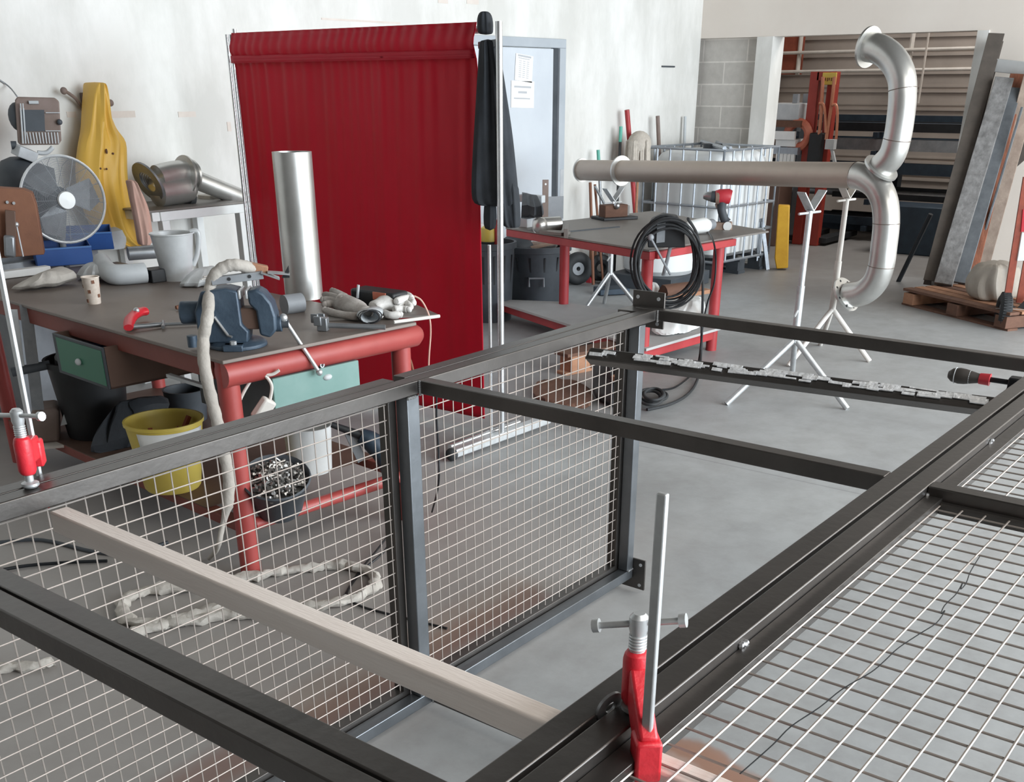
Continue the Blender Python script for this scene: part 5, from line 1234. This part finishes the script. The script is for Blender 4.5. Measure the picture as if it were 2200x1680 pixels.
tag(MB().lathe([(.06, 0), (.06, .1), (.03, .12), (0, .12)], c + V((0, 0, .6)), (0, 0, 1), 18).build('yellow_tin', 'yellowbin'), 'yellow tin beside the curtain stand pole', 'tin')
tag(MB().box(c + V((.1, .35, .35)), (.3, .3, .7)).build('white_box', 'white', bevel=.006), 'tall white carton behind the narrow bin', 'carton')
# ================================================================ store room seen through the opening
def R_(x, y, X): return XP(x, y, X)
# red stacker
SXX = 12.4
b_ = Z(1745, 420, .0); sx = R_(1752, 300, SXX)
t = thing('pallet_stacker', 'red hand pallet stacker with yellow maker plate and copper-coloured guard tubes, in the store room', 'pallet stacker', (SXX, sx.y, 0))
zt = R_(1760, 154, SXX).z
for (xt, xb_) in ((1749, 1737), (1767, 1757), (1789, 1776)):
    a = R_(xt + 6, 154, SXX)
yA, yB = R_(1755, 160, SXX).y, R_(1793, 160, SXX).y
w_ = .13
MB().b2(SXX, SXX + .1, yA - .03, yA + w_ * .6, 0, zt).build('mast', 'stackred', t, bevel=.006)
MB().b2(SXX, SXX + .1, yB - .03, yB + w_ * .55, 0, zt).build('mast', 'stackred', t, bevel=.006)
MB().b2(SXX, SXX + .1, yB + .04, yA, zt - .09, zt).build('top_bar', 'stackred', t, bevel=.006)
MB().b2(SXX - .02, SXX, yB - .03, yB + .13, zt - .13, zt - .01).build('maker_plate', 'yellowbin', t, bevel=.004)
q = MB()
for k, (o_, l) in enumerate(((.02, .018), (.045, .012), (.065, .02), (.09, .014))): q.b2(SXX - .023, SXX - .02, yB + o_ - .006, yB + o_ + .006, zt - .075 - l, zt - .06)
q.build('plate_lettering', 'rust', t)
q = MB(); q.tube(spl([R_(1768, 165, SXX - .06), R_(1763, 260, SXX - .06), R_(1752, 340, SXX - .06), R_(1744, 400, SXX - .06)], 5), .02, 8); q.tube(spl([R_(1793, 165, SXX - .06), R_(1787, 220, SXX - .06), R_(1779, 270, SXX - .06), R_(1775, 300, SXX - .06)], 5), .02, 8)
q.tube(spl([R_(1760, 222, SXX - .08), R_(1769, 225, SXX - .08), R_(1773, 250, SXX - .08), R_(1774, 285, SXX - .08)], 5), .016, 8); q.tube(spl([R_(1788, 226, SXX - .08), R_(1796, 226, SXX - .08), R_(1799, 245, SXX - .08), R_(1797, 290, SXX - .08), R_(1794, 310, SXX - .08)], 5), .016, 8); q.build('guard_tube', 'copper', t)
q = MB(); q.box((SXX + .0, (yA + yB) / 2, 1.0), (.16, .16, .42)); q.build('pump_housing', 'black', t, bevel=.02)
MB().bar((SXX + .05, yA + .1, .06), (SXX + 1.0, yA + .1, .06), .14, .06).build('fork', 'black', t, bevel=.004); MB().bar((SXX + .05, yB - .05, .06), (SXX + 1.0, yB - .05, .06), .14, .06).build('fork', 'black', t, bevel=.004)
q = MB(); q.box(R_(1785, 310, SXX - .15), (.08, .1, .1)); q.bar(R_(1786, 315, SXX - .15), R_(1798, 370, SXX - .15), .03, .03); q.build('strut', 'lightgrey', t)
# cantilever rack with long dark bars
RX = 13.6
t = thing('cantilever_rack', 'dark cantilever rack along the store room back wall, holding long bars', 'rack', (RX, 3.6, 0))
for y in (6.3, 4.9, 3.5, 2.0): MB().b2(RX + .35, RX + .5, y - .06, y + .06, 0, 1.35).build('column', 'rackblue', t, bevel=.004)
lv = [.12, .42, .7, .95, 1.15]
for y in (6.3, 4.9, 3.5, 2.0):
    for z in lv: MB().bar((RX + .36, y, z), (RX - .45, y, z + .02), .06, .06).build('arm', 'rackblue', t, bevel=.003)
for z in (.05, 1.32): MB().bar((RX + .42, 1.9, z), (RX + .42, 6.4, z), .08, .08).build('tie_beam', 'rackblue', t)
rr = random.Random(12); k = 0
words = ['lowest', 'second', 'middle', 'fourth', 'top']
for li, z in enumerate(lv):
    for j in range(5):
        r_ = rr.choice((.03, .045, .06)); x = RX - .36 + j * .15; y0_ = rr.uniform(1.7, 2.4); y1_ = y0_ + rr.uniform(3.6, 4.3); z_ = z + .055 + r_
        m_ = rr.choice(('barblack', 'barblack', 'rackblue', 'steelgrey'))
        q = MB()
        sq = rr.random() < .5
        if sq: q.bar((x, y0_, z_), (x, y1_, z_), r_ * 2, r_ * 2)
        else: q.tube([(x, y0_, z_), (x, y1_, z_)], r_, 10)
        o = q.build('long_bar', m_)
        tag(o, 'long dark steel bar on the %s level of the store room rack' % words[li], 'steel bar', 'bars on the %s rack level' % words[li])
for (x, y, z, d, mt, lab, nm) in ((12.25, 5.8, .0, (.35, .55, .75), 'brownmetal', 'brown crate under the store room rack end', 'crate'), (13.0, 5.9, 1.2, (.4, .45, .3), 'lightgrey', 'pale plastic box on the upper rack end, beside the red stacker', 'plastic_box'),
                              (12.6, 4.0, .0, (.5, .9, .5), 'rackblue', 'dark blue crate on the store room floor behind the duct', 'crate'), (12.5, 3.35, .0, (.4, .45, .75), 'black', 'black cabinet on the store room floor, near the leaning beams', 'cabinet')):
    tag(MB().b2(x - d[0] / 2, x + d[0] / 2, y - d[1] / 2, y + d[1] / 2, z if z else 0, z + d[2]).build(nm, mt, bevel=.01), lab, nm.split('_')[-1])
q = MB(); a = R_(1664, 250, 12.6); q.b2(12.3, 12.8, R_(1745, 250, 12.6).y, 6.2, R_(1700, 272, 12.5).z, R_(1700, 258, 12.5).z); q.build
tag(q.build('shelf_plank', 'wooddark'), 'dark plank bearer on the store room shelving beside the stacker', 'plank')
q = MB(); q.b2(12.3, 12.8, R_(1745, 250, 12.6).y, 6.2, R_(1700, 330, 12.5).z, R_(1700, 315, 12.5).z)
tag(q.build('shelf_plank', 'galv'), 'grey steel bearer on the store room shelving, lower than the dark plank', 'plank')
t = thing('shelving', 'grey shelving uprights carrying the two bearers beside the stacker', 'shelving', (12.55, 5.8, 0))
for y in (5.66, 6.3):
    for x in (12.56, 12.84): MB().b2(x - .03, x + .03, y - .03, y + .03, 0, 1.6).build('upright', 'grey', t)
tag(MB().b2(12.35, 12.75, R_(1730, 230, 12.5).y, R_(1682, 230, 12.5).y, R_(1700, 258, 12.5).z, R_(1700, 222, 12.5).z).build('plastic_box', 'lightgrey', bevel=.01), 'grey box standing on the dark shelf plank', 'box')
q = MB()
for k in range(5): q.b2(12.3, 12.34, R_(1670 + k * 8, 340, 12.3).y - .02, R_(1670 + k * 8, 340, 12.3).y + .02, R_(1680, 350, 12.3).z, R_(1680, 330, 12.3).z)
q.b2(12.3, 12.34, R_(1706, 300, 12.3).y, R_(1664, 300, 12.3).y, R_(1690, 300, 12.3).z, R_(1690, 282, 12.3).z); q.b2(12.34, 12.7, R_(1706, 300, 12.3).y, R_(1664, 300, 12.3).y, R_(1680, 315, 12.3).z, R_(1690, 300, 12.3).z)
tag(q.build('white_chair', 'white'), 'white slatted plastic chair on the store room shelving', 'chair')
q = MB(); c = R_(1714, 290, 12.4); q.torus(c, (1, 0, .1), .13, .05, 24, 8); tag(q.build('orange_tyre', 'orange'), 'orange-brown ring hanging on the shelving beside the stacker', 'ring')
# rusty sheet stack and light rail on the rear wall
a, c = R_(1672, 80, 14.9), R_(1718, 160, 14.9)
q = MB(); q.b2(14.9, 14.96, c.y, a.y + .2, c.z, a.z); tag(q.build('rust_sheet', 'rustred'), 'rust-red corrugated sheet on the store room back wall', 'sheet')
q = MB(); 
for x in (1722, 1962): p = R_(x, 75, 14.9); p2 = R_(x - 6, 160, 14.9); q.tube([p + V((0, 0, .3)), (p.x, p.y, p2.z)], .03, 8)
for y in (115, 155): 
    p = R_(1660, y, 14.85); q.tube([(14.85, p.y + .3, p.z), (14.85, 3.5, p.z + .02)], .02, 8)
tag(q.build('wall_conduit', 'dirtwhite'), 'pale conduit frame fixed across the store room back wall', 'conduit')
p = R_(1995, 75, 12.5); tag(MB().tube([p + V((0, 0, .5)), V((12.5, p.y, R_(1975, 222, 12.5).z))], .012, 8).build('pull_cord', 'dirtwhite'), 'long pull cord hanging in the store room opening', 'cord')
# yellow post
yb = Z(1668, 580); t_ = VZ(1690, 441, yb)
t = thing('yellow_guard', 'yellow steel guard standing at the edge of the opening', 'guard', yb)
s_ = V((.25, -.97, 0)); wv = .2
q = MB(); A_ = VP(1664, 580, yb); 
pr = [VP(1668, 578, yb), VP(1693, 576, yb), VP(1697, 442, yb), VP(1672, 441, yb), VP(1664, 555, yb)]
q.prism(pr, V((yb.x, yb.y, 0)).normalized() * .12); q.build('box', 'yellowpaint', t, bevel=.01)
# leaning beams by the jamb, on a pallet
pf = [Z(1938, 655), Z(2200, 722)]
pd = (pf[1] - pf[0]).normalized(); pn = V((-pd.y, pd.x, 0)); 
if pn.x < 0: pn = -pn
t = thing('pallet', 'wooden pallet on the floor under the leaning beams', 'pallet', pf[0])
O = pf[0]
for k in range(3): MB().box(O + pd * (.06 + k * .52) + pn * .4 + V((0, 0, .06)), (.12, .8, .09), pd).build('stringer', 'wooddark' if k else 'wood', t, bevel=.003)
for k in range(7): MB().box(O + pd * .58 + pn * (.05 + k * .118) + V((0, 0, .128)), (1.2, .095, .022), pd).build('deck_board', 'wood' if k % 3 else 'wooddark', t, bevel=.002)
for k in range(3): MB().box(O + pd * .58 + pn * (.06 + k * .34) + V((0, 0, .008)), (1.2, .1, .016), pd).build('bottom_board', 'wooddark', t)
def beam(label, fx, fy, tx, ty, w_, d_, mt, flange=None, nm='leaning_beam', z=.142, XX=10.72):
    a = Z(fx, fy, z); b = XP(tx, ty, XX)
    dirn = (b - a).normalized(); sidev = V((.25, -.97, 0)); n2 = dirn.cross(sidev).normalized()
    t = thing(nm, label, 'beam', a)
    if flange:
        q = MB(); q.bar(a - n2 * d_ / 2, b - n2 * d_ / 2, w_, .012, n2); q.bar(a + n2 * d_ / 2, b + n2 * d_ / 2, w_, .012, n2); q.build('flange', mt, t, bevel=.002)
        MB().bar(a, b, .01, d_, n2).build('web', flange, t)
    else: MB().bar(a, b, w_, d_, n2).build('beam', mt, t, bevel=.004)
    return t
beam('dark rusty beam leaning on the wall, its top nearest the lintel', 2000, 608, 2140, 80, .13, .12, 'beamdark', 'beamdark')
beam('speckled grey concrete post leaning before the dark beam', 2026, 612, 2158, 170, .15, .07, 'concretebeam', z=.15, XX=10.5)
beam('smooth grey steel plate leaning beside the speckled post', 2060, 608, 2178, 190, .13, .05, 'plategrey', z=.15, XX=10.5)
beam('rust-streaked board leaning among the beams', 2080, 600, 2188, 160, .13, .04, 'rustmix', z=.16, XX=10.56)
beam('pale rusty board leaning, the widest of the boards', 2106, 580, 2222, 150, .14, .04, 'paleboard', z=.16, XX=10.45)
beam('long thin grey strip leaning in front of the rusty boards', 2086, 598, 2196, 230, .02, .02, 'plategrey', z=.16, XX=10.32)
beam('wide dark backing added behind the boards and the sack', 2168, 572, 2222, 190, .62, .02, 'beamdark', z=.15, XX=10.72, nm='dark_backing')  # added dark backing that covers the bright wall behind the boards
tag(MB().bar(XP(2120, 138, 10.62), XP(2230, 150, 10.62), .09, .1).build('cross_beam', 'board', bevel=.004), 'short grey beam hung across the tops of the leaning boards', 'beam')
cb = Z(1930, 605); tag(MB().tube([cb, XP(2000, 460, 10.4)], .022, 8).build('leaning_bar', 'barblack'), 'thin black bar leaning beside the pallet', 'bar')
s0 = .142
rows = [(640, 2084, 2190), (632, 2076, 2196), (612, 2070, 2198), (592, 2078, 2196), (572, 2096, 2190), (562, 2112, 2172)]
SC = Z(2125, 640, s0)
q = MB(); q.body([(VP(a, y, SC), VP(b, y, SC)) for y, a, b in rows], V((SC.x, SC.y, 0)).normalized() * .34, 16, .018, 2, 17); tag(q.build('sack', 'sack', sub=1, noise=.004, crump=.02, cfreq=9), 'full pale sack slumped on the pallet before the leaning beams', 'sack')
# red sack trolley at the edge
wc = Z(2145, 705); wc = V((wc.x, wc.y, 0)) + V((.05, .0, .13)); HB = lambda x, y, o_=0.: VP(x, y, wc + V((o_, o_ * .3, 0)))
t = thing('hand_truck', 'red hand truck with ribbed black wheel and white board, before the leaning beams', 'hand truck', wc - V((0, 0, .13)))
wn = (CAM - wc); wn.z = 0; wn = (wn.normalized() + V((.62, .75, 0)) * -.9 + V((1, 0, 0)) * -.1).normalized()
wn = V((.42, -.9, 0)).normalized()
q = MB(); q.torus(wc, wn, .09, .045, 32, 10)
for k in range(40):
    a = 2 * PI * k / 40; u_ = V((0, 0, 1)) * math.sin(a) + wn.cross(V((0, 0, 1))) * math.cos(a); q.box(wc + u_ * .131, (.009, .055, .009), wn.cross(u_), u_)
w = q.build('wheel', 'rubber', t); MB().ring(wc, wn, .065, .015, .05, 22).build('rim', 'galv', w)
MB().tube([wc - wn * .06, wc + wn * .6], .012, 10).build('axle', 'zinc', t)
MB().bar(HB(2164, 642), HB(2206, 380), .03, .05, wn).build('frame_rail', 'truckred', t); MB().bar(HB(2190, 650, .2), HB(2240, 380, .2), .03, .05, wn).build('frame_rail', 'truckred', t)
MB().prism([HB(2196, 500, -.02), HB(2225, 500, -.02), HB(2218, 560, -.02), HB(2186, 560, -.02)], V((.01, .01, 0))).build('board', 'white', t)
MB().prism([HB(2198, 450, -.02), HB(2230, 450, -.02), HB(2225, 498, -.02), HB(2194, 498, -.02)], V((.01, .01, 0))).build('red_band', 'redplastic', t)
wc2 = wc + V((.75, .1, -.0)); q = MB(); q.torus(wc + wn * .45, wn, .09, .045, 28, 10); w = q.build('wheel', 'rubber', t); MB().ring(wc + wn * .45, wn, .065, .015, .05, 22).build('rim', 'galv', w)
q = MB(); q.bar(HB(2165, 690, .1), HB(2215, 640, .1), .05, .04); q.bar(HB(2170, 660, .1), HB(2220, 690, .1), .05, .04); q.build('undercarriage', 'black', t)

# ================================================================ camera and light
cam = bpy.data.cameras.new('camera'); co = bpy.data.objects.new('camera', cam); col.objects.link(co)
mw = Matrix((R0, -R1, -R2)).transposed().to_4x4(); mw.translation = CAM; co.matrix_world = mw
cam.sensor_fit = 'HORIZONTAL'; cam.sensor_width = 36; cam.lens = FPX / 2200 * 36; cam.shift_y = (PY - 840) / 2200; cam.clip_start = .05; cam.clip_end = 100
sc.camera = co
def area(name, loc, target, sx, sy, power, colr):
    l = bpy.data.lights.new(name, 'AREA'); l.shape = 'RECTANGLE'; l.size = sx; l.size_y = sy; l.energy = power; l.color = colr
    o = bpy.data.objects.new(name, l); col.objects.link(o); o.location = loc
    o.rotation_euler = (V(target) - V(loc)).to_track_quat('-Z', 'Y').to_euler(); return o
area('door_daylight', (6.0, -6.2, 2.3), (6.0, 5, 1.4), 10, 4.4, LP[0], (.85, .935, 1.0))
area('overhead_fill', (1.0, -3.2, 4.9), (1.0, -3.2, 0), 5, 3, LP[1], (1, .95, .88))  # added overhead fill lamps, out of view and clear of the rail reflections
area('overhead_fill', (8.0, -3.2, 4.9), (8.0, -3.2, 0), 5, 3, LP[2], (1, .95, .88))
area('store_fill', (13.0, 3.0, 4.8), (13.0, 3.5, 0), 2, 2, LP[3], (1, .96, .92))  # unseen lamp added to brighten the store room
w = bpy.data.worlds.new('world'); sc.world = w; w.use_nodes = True
bg = w.node_tree.nodes['Background']; bg.inputs[0].default_value = (.86, .92, 1, 1); bg.inputs[1].default_value = LP[4]
sc.view_settings.view_transform = 'Standard'; sc.view_settings.look = 'None'; sc.view_settings.exposure = LP[5]; sc.view_settings.gamma = 1; sc.view_settings.use_curve_mapping = False
